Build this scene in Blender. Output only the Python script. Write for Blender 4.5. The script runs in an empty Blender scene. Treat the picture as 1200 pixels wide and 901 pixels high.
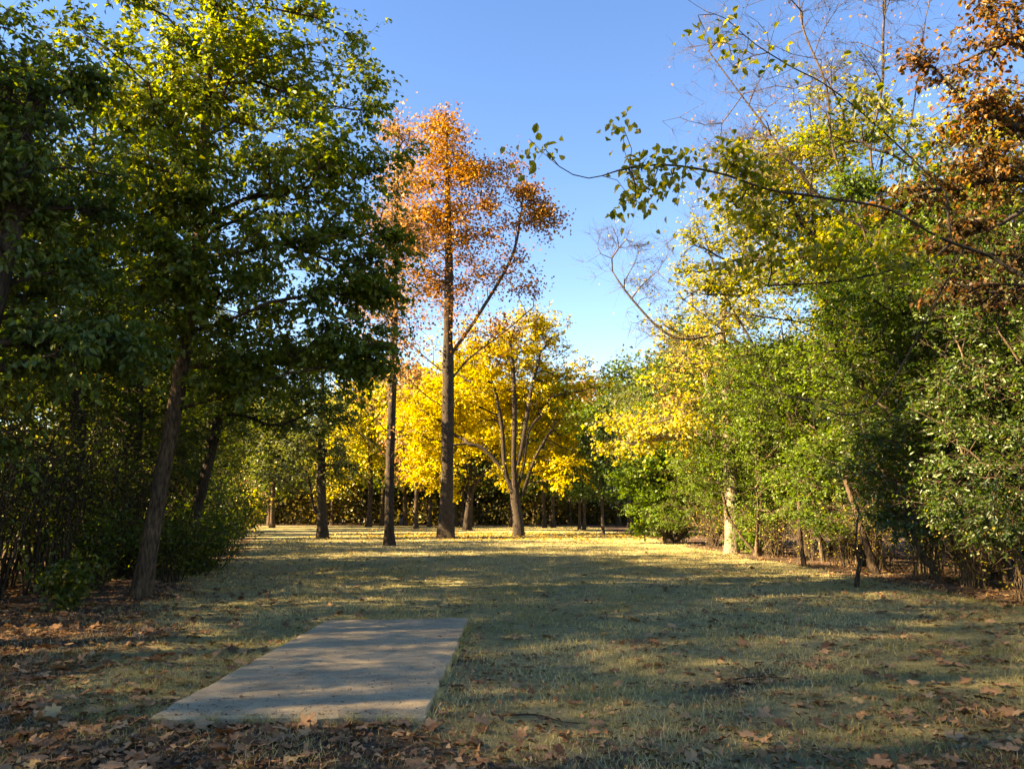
import bpy, math, random
import numpy as np
from mathutils import Vector, Matrix, Quaternion

random.seed(7)
RNG = np.random.default_rng(11)
S = bpy.context.scene
COL = S.collection
R = math.radians

# ------------------------------------------------------------------ camera
H, F, PITCH = 1.5, 936.0, R(9.2)
CP, SP = math.cos(PITCH), math.sin(PITCH)
cam = bpy.data.cameras.new('camera'); cam.lens = 28.08; cam.sensor_width = 36; cam.sensor_fit = 'HORIZONTAL'
cam.clip_start = 0.1; cam.clip_end = 3000
co = bpy.data.objects.new('camera', cam); COL.objects.link(co)
co.location = (0, 0, H); co.rotation_euler = (math.pi/2 + PITCH, 0, 0)
S.camera = co

def P(x, y, d):
    """world point seen at photo pixel (x, y), d metres ahead"""
    v = (450.5 - y)/F
    t = d/(CP - SP*v)
    return np.array([(x-600)/F*t, d, H + (SP + CP*v)*t])

def G(x, y, z=0.0):
    v = (450.5 - y)/F
    t = (z - H)/(SP + CP*v)
    return np.array([(x-600)/F*t, (CP - SP*v)*t, z])

# ------------------------------------------------------------------ light
ELEV, BACK = R(31), R(12)
sun_pos = Vector((-math.cos(ELEV)*math.cos(BACK), -math.cos(ELEV)*math.sin(BACK), math.sin(ELEV)))
W = bpy.data.worlds.new('World'); S.world = W; W.use_nodes = True
nt = W.node_tree; nt.nodes.clear()
sky = nt.nodes.new('ShaderNodeTexSky'); sky.sky_type = 'NISHITA'; sky.sun_disc = False
sky.sun_elevation = ELEV; sky.sun_rotation = math.atan2(sun_pos.x, sun_pos.y)
sky.altitude = 1500; sky.air_density = 1.0; sky.dust_density = 0.0; sky.ozone_density = 2.4
bg = nt.nodes.new('ShaderNodeBackground'); bg.inputs[1].default_value = 0.053
wo = nt.nodes.new('ShaderNodeOutputWorld')
hs = nt.nodes.new('ShaderNodeHueSaturation'); hs.inputs['Hue'].default_value = 0.5135; hs.inputs['Saturation'].default_value = 1.28; hs.inputs['Value'].default_value = .95
nt.links.new(sky.outputs[0], hs.inputs['Color']); nt.links.new(hs.outputs[0], bg.inputs[0]); nt.links.new(bg.outputs[0], wo.inputs[0])
sl = bpy.data.lights.new('sun', 'SUN'); sl.energy = 3.4; sl.angle = R(0.53); sl.color = (1.0, 0.90, 0.75)
so = bpy.data.objects.new('sun', sl); COL.objects.link(so)
so.rotation_euler = (-sun_pos).to_track_quat('-Z', 'Y').to_euler(); so.location = (-40, -10, 40)
S.view_settings.view_transform = 'Standard'; S.view_settings.look = 'None'
S.view_settings.exposure = 3.5; S.view_settings.gamma = 1
S.view_settings.use_white_balance = True; S.view_settings.white_balance_temperature = 11800
S.cycles.max_bounces = 6; S.cycles.diffuse_bounces = 4; S.cycles.transmission_bounces = 4
S.cycles.glossy_bounces = 2; S.cycles.transparent_max_bounces = 4
S.cycles.use_denoising = True
S.cycles.sample_clamp_indirect = 6

# ------------------------------------------------------------------ materials
def new_mat(name):
    m = bpy.data.materials.new(name); m.use_nodes = True
    n = m.node_tree; n.nodes.clear()
    return m, n, n.nodes, n.links

def ramp(nodes, stops):
    r = nodes.new('ShaderNodeValToRGB'); e = r.color_ramp.elements
    while len(e) < len(stops): e.new(0.5)
    for el, (p, c) in zip(e, stops):
        el.position = p; el.color = (*c, 1)
    return r

def leaf_mat(name, stops, transl=0.42, rough=0.45, warm=(1.6, 1.6, 0.45), coat=0.022):
    m, n, N, L = new_mat(name)
    at = N.new('ShaderNodeAttribute'); at.attribute_name = 'tint'
    r = ramp(N, stops); L.new(at.outputs['Fac'], r.inputs[0])
    d = N.new('ShaderNodeBsdfDiffuse'); L.new(r.outputs[0], d.inputs[0])
    t = N.new('ShaderNodeBsdfTranslucent')
    mu = N.new('ShaderNodeMixRGB'); mu.blend_type = 'MULTIPLY'; mu.inputs[0].default_value = 1
    mu.inputs[2].default_value = (*warm, 1); L.new(r.outputs[0], mu.inputs[1]); L.new(mu.outputs[0], t.inputs[0])
    mx = N.new('ShaderNodeMixShader'); mx.inputs[0].default_value = transl
    L.new(d.outputs[0], mx.inputs[1]); L.new(t.outputs[0], mx.inputs[2])
    g = N.new('ShaderNodeBsdfGlossy'); g.inputs['Roughness'].default_value = rough
    fr = N.new('ShaderNodeMixShader'); fr.inputs[0].default_value = coat
    L.new(mx.outputs[0], fr.inputs[1]); L.new(g.outputs[0], fr.inputs[2])
    o = N.new('ShaderNodeOutputMaterial'); L.new(fr.outputs[0], o.inputs[0])
    return m

def bark_mat(name, c0, c1, scale=26):
    m, n, N, L = new_mat(name)
    tc = N.new('ShaderNodeTexCoord')
    mp = N.new('ShaderNodeMapping'); mp.inputs['Scale'].default_value = (1, 1, 0.22); L.new(tc.outputs['Object'], mp.inputs[0])
    nz = N.new('ShaderNodeTexNoise'); nz.inputs['Scale'].default_value = scale; nz.inputs['Detail'].default_value = 6
    L.new(mp.outputs[0], nz.inputs['Vector'])
    n2 = N.new('ShaderNodeTexNoise'); n2.inputs['Scale'].default_value = 2.1; n2.inputs['Detail'].default_value = 3
    L.new(tc.outputs['Object'], n2.inputs['Vector'])
    r = ramp(N, [(0.32, c0), (0.68, c1)]); L.new(nz.outputs[0], r.inputs[0])
    mu = N.new('ShaderNodeMixRGB'); mu.blend_type = 'OVERLAY'; mu.inputs[0].default_value = 0.55
    L.new(r.outputs[0], mu.inputs[1]); L.new(n2.outputs[0], mu.inputs[2])
    b = N.new('ShaderNodeBsdfPrincipled'); b.inputs['Roughness'].default_value = 0.95; b.inputs['Specular IOR Level'].default_value = .12
    L.new(mu.outputs[0], b.inputs['Base Color'])
    bp = N.new('ShaderNodeBump'); bp.inputs['Strength'].default_value = 1; bp.inputs['Distance'].default_value = 0.05
    L.new(nz.outputs[0], bp.inputs['Height']); L.new(bp.outputs[0], b.inputs['Normal'])
    o = N.new('ShaderNodeOutputMaterial'); L.new(b.outputs[0], o.inputs[0])
    return m

def plain_mat(name, c, rough=0.8):
    m, n, N, L = new_mat(name)
    b = N.new('ShaderNodeBsdfPrincipled'); b.inputs['Roughness'].default_value = rough
    tc = N.new('ShaderNodeTexCoord'); nz = N.new('ShaderNodeTexNoise'); nz.inputs['Scale'].default_value = 9
    L.new(tc.outputs['Object'], nz.inputs['Vector'])
    r = ramp(N, [(0.3, tuple(v*0.8 for v in c)), (0.7, tuple(v*1.2 for v in c))]); L.new(nz.outputs[0], r.inputs[0])
    L.new(r.outputs[0], b.inputs['Base Color'])
    o = N.new('ShaderNodeOutputMaterial'); L.new(b.outputs[0], o.inputs[0])
    return m

M = {}
M['pear'] = leaf_mat('green_pear_leaf', [(0, (.04, .07, .012)), (.4, (.095, .14, .018)), (.75, (.19, .21, .026)), (1, (.33, .28, .03))], transl=.55, warm=(1.5, 1.45, .45))
M['dark'] = leaf_mat('dark_green_leaf', [(0, (.03, .06, .014)), (.6, (.065, .105, .02)), (.93, (.11, .145, .025)), (1, (.22, .20, .03))], transl=.38)
M['wood'] = leaf_mat('woodland_leaf', [(0, (.03, .055, .014)), (.55, (.065, .095, .018)), (.85, (.13, .13, .025)), (1, (.24, .17, .04))], transl=.5)
M['dull'] = leaf_mat('dull_grey_green_leaf', [(0, (.05, .07, .035)), (.55, (.09, .11, .045)), (.85, (.16, .15, .05)), (1, (.25, .18, .06))], transl=.4)
M['sycamore'] = leaf_mat('rust_leaf', [(0, (0.085, 0.032, 0.010)), (.4, (0.19, 0.078, 0.014)), (.75, (0.36, 0.18, 0.018)), (1, (0.47, 0.29, 0.03))], transl=.42, warm=(1.15, .95, .45))
M['tan'] = leaf_mat('tan_leaf', [(0, (.14, .07, .035)), (.5, (.30, .17, .07)), (.85, (.45, .27, .08)), (1, (.50, .36, .08))], transl=.42, warm=(1.15, 1., .7))
M['maple'] = leaf_mat('yellow_maple_leaf', [(0, (0.16, 0.14, 0.02)), (.35, (0.40, 0.32, 0.022)), (.75, (0.64, 0.53, 0.03)), (1, (0.70, 0.62, 0.08))], transl=.5, warm=(1.1, 1.02, .6))
M['yellow'] = leaf_mat('pale_yellow_leaf', [(0, (.10, .13, .025)), (.35, (.24, .23, .04)), (.7, (.50, .40, .06)), (1, (.62, .42, .12))], transl=.45)
M['lime'] = leaf_mat('bright_green_leaf', [(0, (0.034, 0.072, 0.012)), (.45, (0.072, 0.132, 0.019)), (.82, (0.153, 0.204, 0.030)), (1, (0.323, 0.281, 0.043))], transl=.42)
M['bush'] = leaf_mat('honeysuckle_leaf', [(0, (0.018, 0.044, 0.009)), (.5, (0.040, 0.084, 0.012)), (.85, (0.096, 0.132, 0.019)), (1, (0.272, 0.216, 0.036))], transl=.4, coat=.05)
M['olive'] = leaf_mat('olive_yellow_leaf', [(0, (.07, .09, .012)), (.5, (.18, .18, .02)), (.85, (.34, .29, .03)), (1, (.30, .14, .05))], transl=.55)
M['russet'] = leaf_mat('russet_leaf', [(0, (0.036, 0.018, 0.012)), (.3, (0.079, 0.036, 0.017)), (.5, (0.058, 0.061, 0.014)), (.75, (0.187, 0.079, 0.022)), (1, (0.317, 0.173, 0.025))], transl=.48, warm=(1.2, 1., .6))
M['conifer'] = leaf_mat('dark_evergreen_leaf', [(0, (.02, .045, .022)), (1, (.05, .085, .035))], transl=.2)
M['litter'] = leaf_mat('fallen_brown_leaf', [(0, (.085, .043, .025)), (.3, (.17, .09, .05)), (.6, (.28, .16, .09)), (.88, (.37, .235, .13)), (1, (.44, .30, .11))], transl=.15, warm=(1.1, .9, .6), coat=.004)
M['brush'] = leaf_mat('brushwood_leaf', [(0, (.035, .032, .014)), (.4, (.085, .078, .025)), (.75, (.17, .14, .04)), (1, (.28, .21, .05))], transl=.45, warm=(1.3, 1.2, .5))
M['gold_litter'] = leaf_mat('fallen_yellow_leaf', [(0, (.22, .12, .04)), (1, (.60, .40, .05))], transl=.15)
M['blade'] = leaf_mat('grass_blade', [(0, (.17, .155, .055)), (.4, (.30, .265, .11)), (.7, (.46, .38, .185)), (1, (.61, .50, .28))], transl=.35, warm=(1.1, 1.1, .8), coat=0)
M['bark_grey'] = bark_mat('grey_brown_bark', (.02, .014, .01), (.10, .07, .048))
M['bark_dark'] = bark_mat('dark_bark', (.018, .014, .011), (.065, .05, .038))
M['bark_pale'] = bark_mat('pale_bark', (.10, .08, .06), (.28, .23, .17))
M['bark_tan'] = bark_mat('tan_stem_bark', (.045, .032, .022), (.135, .097, .066))
M['twig'] = bark_mat('grey_twig_bark', (.04, .03, .02), (.105, .078, .052), 20)

# ------------------------------------------------------------------ mesh helpers
def mesh_np(name, V, Fc, mat, tint=None, smooth=False):
    V = np.ascontiguousarray(V, dtype=np.float32); Fc = np.ascontiguousarray(Fc, dtype=np.int32)
    me = bpy.data.meshes.new(name)
    nf, k = Fc.shape
    me.vertices.add(len(V)); me.vertices.foreach_set('co', V.ravel())
    me.loops.add(nf*k); me.loops.foreach_set('vertex_index', Fc.ravel())
    me.polygons.add(nf); me.polygons.foreach_set('loop_start', np.arange(0, nf*k, k, dtype=np.int32))
    if smooth: me.polygons.foreach_set('use_smooth', np.ones(nf, dtype=bool))
    if tint is not None:
        a = me.attributes.new('tint', 'FLOAT', 'POINT'); a.data.foreach_set('value', np.ascontiguousarray(tint, dtype=np.float32))
    me.update(calc_edges=True)
    me.materials.append(mat)
    return me

def link(name, me, parent=None):
    o = bpy.data.objects.new(name, me); COL.objects.link(o)
    if parent is not None: o.parent = parent
    return o

def empty(name, loc):
    o = bpy.data.objects.new(name, None); COL.objects.link(o); o.location = Vector([float(v) for v in loc]); return o

def tag(o, label=None, cat=None, group=None, kind=None):
    if label: o['label'] = label
    if cat: o['category'] = cat
    if group: o['group'] = group
    if kind: o['kind'] = kind
    return o

def copy_tree(o, loc, rz=0.0, sc=1.0, label=None, group=None, crown_mat=None, name=None):
    c = o.copy(); COL.objects.link(c)
    c.location = Vector([float(v) for v in loc]); c.rotation_euler = (0, 0, rz)
    c.scale = (sc, sc, sc) if not isinstance(sc, tuple) else sc
    if label: c['label'] = label
    if group: c['group'] = group
    if name: c.name = name
    for ch in list(o.children):
        d = ch.copy(); COL.objects.link(d); d.parent = c
        if crown_mat and ch.name.split('.')[0] in ('crown', 'foliage'):
            d.material_slots[0].link = 'OBJECT'; d.material_slots[0].material = crown_mat
    return c

def unit(a):
    return a/np.maximum(np.linalg.norm(a, axis=-1, keepdims=True), 1e-9)

def leaves_np(pos, axis, nrm, L, Wd, kind='diamond', fold=0.25):
    """pos,axis,nrm (n,3); L,Wd (n,) -> verts, quads"""
    n = len(pos)
    axis = unit(axis); side = unit(np.cross(nrm, axis)); up = np.cross(axis, side)
    L = L[:, None]; Wd = Wd[:, None]
    if kind == 'diamond':
        v = np.stack([pos, pos + axis*L*.45 + side*Wd*.5 + up*Wd*fold, pos + axis*L - up*L*.12,
                      pos + axis*L*.45 - side*Wd*.5 + up*Wd*fold], 1)
        f = np.arange(n)[:, None]*4 + np.array([[0, 1, 2, 3]])
        return v.reshape(-1, 3), f, 4
    v = np.stack([pos, pos + axis*L*.28 + side*Wd*.46 + up*Wd*fold, pos + axis*L*.66 + side*Wd*.38 + up*Wd*fold*.6,
                  pos + axis*L - up*L*.18,
                  pos + axis*L*.66 - side*Wd*.38 + up*Wd*fold*.6, pos + axis*L*.28 - side*Wd*.46 + up*Wd*fold], 1)
    b = np.arange(n)[:, None, None]*6
    f = (b + np.array([[[0, 1, 2, 3], [3, 4, 5, 0]]])).reshape(-1, 4)
    return v.reshape(-1, 3), f, 6

def prisms(A, B, ra, rb, k=3):
    """vectorised tapered prisms from A to B"""
    n = len(A)
    d = unit(B - A)
    ref = np.where(np.abs(d[:, 2:3]) > .9, np.array([[1., 0, 0]]), np.array([[0, 0, 1.]]))
    u = unit(np.cross(d, ref)); w = np.cross(d, u)
    an = np.arange(k)*2*math.pi/k
    ring = u[:, None, :]*np.cos(an)[None, :, None] + w[:, None, :]*np.sin(an)[None, :, None]
    V = np.concatenate([A[:, None] + ring*ra[:, None, None], B[:, None] + ring*rb[:, None, None]], 1).reshape(-1, 3)
    i = np.arange(k); j = (i+1) % k
    q = np.stack([i, j, j+k, i+k], 1)
    Fc = (np.arange(n)[:, None, None]*2*k + q[None]).reshape(-1, 4)
    return V, Fc

def tube(path, radii, k, rough=0.0, rng=RNG, lobe=0.0):
    path = np.asarray(path, float); n = len(path)
    t = unit(np.gradient(path, axis=0))
    u = np.cross(t[0], [0, 1, 0.1]);  u = u/np.linalg.norm(u)
    V = np.zeros((n, k, 3)); an = np.arange(k)*2*math.pi/k
    ridge = 1 + rough*rng.normal(size=k); ph = rng.uniform(0, 6.28); nl_ = rng.integers(3, 6); run = 0.0
    for i in range(n):
        u = u - t[i]*np.dot(u, t[i]); u /= np.linalg.norm(u); w = np.cross(t[i], u)
        if i: run += np.linalg.norm(path[i]-path[i-1])
        rr = radii[i]*(ridge + rough*.5*rng.normal(size=k))
        if lobe: rr = rr*(1 + lobe*math.exp(-max(run-.25, 0)/(radii[0]*1.1))*np.cos(nl_*an + ph))
        V[i] = path[i] + (u[None]*np.cos(an)[:, None] + w[None]*np.sin(an)[:, None])*rr[:, None]
    i = np.arange(k); j = (i+1) % k
    q = np.stack([i, j, j+k, i+k], 1)
    Fc = (np.arange(n-1)[:, None, None]*k + q[None]).reshape(-1, 4)
    return V.reshape(-1, 3), Fc

class Acc:
    def __init__(s): s.V = []; s.F = []; s.n = 0; s.T = []
    def add(s, V, Fc, T=None):
        s.V.append(V); s.F.append(Fc + s.n); s.n += len(V)
        if T is not None: s.T.append(T)
    def mesh(s, name, mat, smooth=False):
        return mesh_np(name, np.concatenate(s.V), np.concatenate(s.F), mat, np.concatenate(s.T) if s.T else None, smooth)

def spline(pts, step):
    pts = np.asarray(pts, float)
    if len(pts) == 2:
        n = max(2, int(np.linalg.norm(pts[1]-pts[0])/step)+1)
        return pts[0] + (pts[1]-pts[0])*np.linspace(0, 1, n)[:, None]
    out = []
    ext = np.vstack([2*pts[0]-pts[1], pts, 2*pts[-1]-pts[-2]])
    for i in range(1, len(ext)-2):
        p0, p1, p2, p3 = ext[i-1:i+3]
        n = max(2, int(np.linalg.norm(p2-p1)/step)+1)
        for t in np.linspace(0, 1, n, endpoint=False):
            out.append(.5*((2*p1) + (p2-p0)*t + (2*p0-5*p1+4*p2-p3)*t*t + (3*p1-p0-3*p2+p3)*t**3))
    out.append(pts[-1])
    return np.array(out)

# ------------------------------------------------------------------ trees
def ell(c, r, n, dens=1.0, rng=RNG, hollow=0.0):
    """n twig-tip points inside an ellipsoid; dens scales the leaves on each"""
    c = np.asarray(c, float); r = np.asarray(r, float)
    k = max(3, int(n/13))                      # boughs: clumps of twig tips with gaps between
    d = unit(rng.normal(size=(k, 3))); u = rng.random((k, 1))**(1/2.6)
    lump = .92 + .2*np.sin(d[:, :1]*5.1 + c[0]) * np.sin(d[:, 1:2]*4.3 + c[1]) + .16*np.sin(d[:, 2:]*6.3+d[:, :1]*3+c[2])
    cc = d*u*lump; s = rng.uniform(.08, .27, (k, 1)); w = rng.integers(0, k, n)
    p = cc[w] + rng.normal(size=(n, 3))*s[w]*np.array([1, 1, .5])
    fr = rng.random(n) < .22                   # loose tips between the boughs
    d2 = unit(rng.normal(size=(n, 3)))*(rng.random((n, 1))**(1/2.4))
    p[fr] = d2[fr]*1.05
    return np.hstack([c + p*r, np.full((n, 1), dens)*np.clip(rng.normal(1, .3, (n, 1)), .2, 2)])

def pell(x, y, d, rx, ry, n, dens=1.0, depth=1.0, dd=0.0):
    """the same, given where the clump stands in the photograph"""
    c = P(x, y, d); s = d/(CP - SP*(450.5-y)/F)/F
    return ell(c + np.array([0, dd, 0]), (rx*s, rx*s*depth, ry*s), n, dens)

def colonize(nodes, parents, A, step, kill, iters=90, jitter=.25, rise=.5, grav=0.0):
    nodes = [np.array(p) for p in nodes]; parents = list(parents)
    last = {}
    N = np.array(nodes); pts = A[:, :3]
    base_axis = N[:, :2].mean(0)
    eff = pts.copy(); eff[:, 2] -= rise*np.linalg.norm(pts[:, :2] - base_axis, axis=1)
    D = np.linalg.norm(eff[:, None] - N[None], axis=2)
    ni = D.argmin(1); nd = np.linalg.norm(pts - N[ni], axis=1)
    alive = nd > kill
    for it in range(iters):
        if not alive.any(): break
        N = np.array(nodes)
        acc = np.zeros((len(N), 3))
        np.add.at(acc, ni[alive], unit(pts[alive] - N[ni[alive]]))
        idx = np.unique(ni[alive])
        dr = unit(acc[idx]) + RNG.normal(size=(len(idx), 3))*jitter
        dr[:, 2] += grav
        new = N[idx] + unit(dr)*step
        keep = []
        for q, i in enumerate(idx):
            if i in last and np.linalg.norm(last[i] - new[q]) < .35*step and it > 0:
                # stalled: let the nearest point end here
                m = np.where(alive & (ni == i))[0]
                j = m[np.argmin(nd[m])]; alive[j] = False
                continue
            last[i] = new[q]; keep.append(q)
        if not keep: continue
        s0 = len(nodes)
        for q in keep: nodes.append(new[q]); parents.append(int(idx[q]))
        NN = new[keep]
        al = np.where(alive)[0]
        if len(al) == 0: break
        dn = np.linalg.norm(pts[al][:, None] - NN[None], axis=2)
        j = dn.argmin(1); dm = dn[np.arange(len(al)), j]
        b = dm < nd[al]
        ni[al[b]] = s0 + j[b]; nd[al[b]] = dm[b]
        alive[al[nd[al] < kill]] = False
    return np.array(nodes), np.array(parents), ni

def make_tree(name, label, cat, trunk, A, base_r, bark, leafm, leaf=(.10, .065), per=30, spread=.28, step=.5, kill=.55,
              tip_r=.006, kind='diamond', droop=.35, limbs=(), group=None, rise=.5, flare=1.5, jitter=.22, grav=0.0,
              shape_bias=None, tints=None, twigs=0, part_names=('trunk', 'crown'), tint_by=None, wsz=.35, sides=14, up=.8, spray=0, bough=1.0):
    """trunk: list of world points, base first; A: (n,4) twig tips with leaf density; limbs: extra explicit boughs (index, points)"""
    trunk = np.asarray(trunk, float); base = trunk[0].copy()
    root = empty(name, base)
    tag(root, label, cat, group)
    tp = spline(trunk, step)
    nodes = list(tp); parents = [-1] + list(range(len(tp)-1))
    for lim in limbs:
        lp = spline(lim, step)
        i0 = int(np.argmin(np.linalg.norm(np.array(nodes) - lp[0], axis=1)))
        for q, p in enumerate(lp[1:]):
            nodes.append(p); parents.append(i0 if q == 0 else len(nodes)-2)
    nb = len(nodes)
    N, Pn, ni = colonize(nodes, parents, A, step, kill, jitter=jitter, rise=rise, grav=grav)
    # smooth new nodes
    ch = [[] for _ in N]
    for i, p in enumerate(Pn):
        if p >= 0: ch[p].append(i)
    for _ in range(2):
        M2 = N.copy()
        for i in range(nb, len(N)):
            if ch[i]:
                M2[i] = .5*N[i] + .25*N[Pn[i]] + .25*N[ch[i]].mean(0)
        N = M2
    tips = np.zeros(len(N))
    np.add.at(tips, ni, 1)
    for i in range(len(N)):
        if not ch[i] and tips[i] == 0: tips[i] = 1
    tot = tips.copy()
    for i in range(len(N)-1, -1, -1):
        pass
    order = np.arange(len(N))[::-1]
    for i in order:
        if Pn[i] >= 0: tot[Pn[i]] += tot[i]
    e = max(1.3, math.log(max(tot[0], 2))/math.log(base_r/tip_r))
    rad = tip_r*np.power(tot, 1/e)
    # taper of the clear trunk, root flare
    zz = np.linalg.norm(N - N[0], axis=1)
    nt_ = len(tp)
    first_fork = next((i for i in range(nt_) if len(ch[i]) > 1 or tips[i] > 0), nt_-1)
    for i in range(nt_):
        rad[i] *= 1 + (flare-1)*math.exp(-zz[i]/(base_r*2.2))
    rad[nt_:] *= bough
    acc = Acc()
    thick = .035
    done = np.zeros(len(N), bool)
    # thick chains
    starts = [0]
    while starts:
        s = starts.pop()
        chain = [s]; c = s
        while True:
            kids = [k for k in ch[c] if rad[k] > thick]
            if not kids: break
            kids.sort(key=lambda k: -rad[k])
            for k in kids[1:]: starts.append(k)
            c = kids[0]; chain.append(c)
        path = [N[i] for i in chain]; rr = [rad[i] for i in chain]
        if Pn[s] >= 0:
            path = [N[Pn[s]]] + path; rr = [min(rad[s]*1.25, rad[Pn[s]]*.8)] + rr
        for i in chain: done[i] = True
        if s == 0:
            path = [path[0] - np.array([0, 0, .25])] + path; rr = [rr[0]*1.12] + rr
        if len(path) < 2: continue
        if len(path) > 2:
            pp = spline(path, step*.34); q = np.linspace(0, 1, len(pp)); rr = np.interp(q, np.linspace(0, 1, len(rr)), rr); path = pp
        mx = max(rr)
        V, Fc = tube(path, rr, sides if mx > .12 else (8 if mx > .06 else 5), .05 if mx > .1 else 0, RNG, .16 if s == 0 and mx > .1 else 0.0)
        acc.add(V - base, Fc)
    thin = np.where(~done & (Pn >= 0))[0]
    if len(thin):
        V, Fc = prisms(N[Pn[thin]], N[thin], np.minimum(rad[Pn[thin]], rad[thin]*1.35), rad[thin], 4); acc.add(V - base, Fc)
    a = A[:, :3]
    nn = N[ni]
    V, Fc = prisms(nn, a, np.full(len(a), tip_r*1.1), np.full(len(a), tip_r*.55), 3); acc.add(V - base, Fc)
    if twigs:
        src = np.repeat(a, twigs, 0); o = np.repeat(unit(a - nn), twigs, 0)
        dirn = unit(o + RNG.normal(size=o.shape)*.6); ln = RNG.uniform(.4, 1.2, (len(src), 1))*spread*2.2
        mid = src + dirn*ln*.5; end = mid + unit(dirn + RNG.normal(size=o.shape)*.3 + np.array([0, 0, .12]))*ln*.6
        r1 = np.full(len(src), tip_r*.7)
        V, Fc = prisms(src, mid, r1, r1*.7); acc.add(V - base, Fc)
        V, Fc = prisms(mid, end, r1*.7, r1*.35); acc.add(V - base, Fc)
    if spray:
        k_ = len(a)*spray; w0 = np.repeat(np.arange(len(a)), spray); tt = RNG.uniform(.25, 1.0, (k_, 1))
        s0 = nn[w0] + (a[w0]-nn[w0])*tt; o = unit(a - nn)[w0]; o2 = unit(a - N[:nt_].mean(0))[w0]
        sd = unit(.55*o + .45*o2 + RNG.normal(size=(k_, 3))*np.array([.75, .75, .4])); sl_ = spread*RNG.uniform(.8, 2.3, (k_, 1))
        s1 = s0 + sd*sl_*.55; s2 = s1 + unit(sd + np.array([0, 0, -.35*droop]) + RNG.normal(size=(k_, 3))*.25)*sl_*.55
        r1 = np.full(k_, tip_r*.6)
        V, Fc = prisms(s0, s1, r1, r1*.7); acc.add(V - base, Fc)
        V, Fc = prisms(s1, s2, r1*.7, r1*.35); acc.add(V - base, Fc)
    link(part_names[0], acc.mesh(part_names[0], bark, True), root)
    # leaves
    if spray and per > 0:
        cnt = RNG.poisson(per/spray*A[w0, 3]*RNG.uniform(.4, 1.6, k_)); w = np.repeat(np.arange(k_), cnt); n = len(w)
        t = RNG.uniform(.12, 1.05, (n, 1))
        pos = np.where(t < .5, s0[w] + (s1[w]-s0[w])*t*2, s1[w] + (s2[w]-s1[w])*(t*2-1)) + RNG.normal(size=(n, 3))*leaf[0]*.22
        td_ = unit(s2 - s0)[w]; sg = np.where(RNG.random((n, 1)) < .5, -1., 1.)
        ax = td_*.55 + unit(np.cross(td_, np.array([0, 0, 1.])))*sg*.8 + RNG.normal(size=(n, 3))*.35 + np.array([0, 0, -droop])
        nr = np.array([0, 0, up]) + RNG.normal(size=(n, 3))*.5 + .3*td_
        Ln = leaf[0]*RNG.uniform(.6, 1.25, n); Wn = leaf[1]*RNG.uniform(.7, 1.25, n)
        V, Fc, k = leaves_np(pos, ax, nr, Ln, Wn, kind)
        ct = RNG.beta(2, 2.2, k_)
        tn = np.clip(wsz*1.3*ct[w] + (1-wsz)*RNG.beta(2, 2.4, n) - .05, 0, 1)
        if tint_by is not None: tn = np.clip(tn + tint_by(pos), 0, 1)
        link(part_names[1], mesh_np(part_names[1], V - base, Fc, leafm, np.repeat(tn, k)), root)
        return root
    cnt = RNG.poisson(per*A[:, 3])
    if cnt.sum() > 0:
        w = np.repeat(np.arange(len(A)), cnt); n = len(w)
        t = RNG.random((n, 1))**.6
        pos = nn[w] + (a[w]-nn[w])*(.25 + .95*t) + RNG.normal(size=(n, 3))*spread*np.array([1, 1, .7])
        out = unit(pos - (N[:nt_].mean(0) if nt_ else base))
        ax = unit(RNG.normal(size=(n, 3)) + .5*out + np.array([0, 0, -droop]))
        nr = unit(RNG.normal(size=(n, 3))*.75 + np.array([0, 0, up]) + .35*out)
        Ln = leaf[0]*RNG.uniform(.65, 1.25, n); Wn = leaf[1]*RNG.uniform(.7, 1.25, n)
        V, Fc, k = leaves_np(pos, ax, nr, Ln, Wn, kind)
        ct = RNG.beta(2, 2.2, len(A))
        tn = np.clip(wsz*1.3*ct[w] + (1-wsz)*RNG.beta(2, 2.4, n) - .05, 0, 1)
        if tint_by is not None: tn = np.clip(tn + tint_by(pos), 0, 1)
        link(part_names[1], mesh_np(part_names[1], V - base, Fc, leafm, np.repeat(tn, k)), root)
    return root

def g(x, y): return G(x, y)

# ---- left side
t0 = g(165, 700); d0 = t0[1]
L1 = make_tree('pear_tree', 'tall leaning tree with dense green crown, brown trunk in leaf litter by the concrete pad', 'tree',
    [t0, P(176, 640, d0), P(190, 560, d0+.1), P(205, 480, d0+.2), P(228, 330, d0+.5), P(238, 200, d0+.6), P(248, 40, d0+.6), P(262, -160, d0+.6)],
    np.vstack([pell(300, 250, 15, 150, 120, 330, 1.0), pell(225, 90, 15, 150, 110, 380, 1.0), pell(190, 200, 14.2, 70, 110, 160, 1.0), pell(215, 330, 13.8, 70, 90, 150, 1.0), pell(330, 60, 15.4, 75, 90, 120, .9),
               pell(405, 200, 15.2, 55, 70, 100, .9), pell(435, 290, 14.8, 50, 70, 100, 1.0), pell(395, 400, 14.6, 55, 60, 120, 1.0),
               pell(300, 430, 15.4, 80, 60, 140, .9), pell(430, 120, 15, 18, 40, 16, .8), pell(230, -150, 15, 130, 140, 220, 1.0)]),
    .145, M['bark_grey'], M['pear'], leaf=(.115, .078), per=34, spread=.30, spray=4, step=.45, kill=.42, droop=.55, rise=.45, tint_by=lambda p: .10*np.clip((p[:, 2]-7.5)/3, -.6, 1))  # top leaves tinted yellower and lighter, the backlit glow put into their colour
k0 = P(175, 640, d0)
t = g(217, 670); d = t[1]
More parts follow.
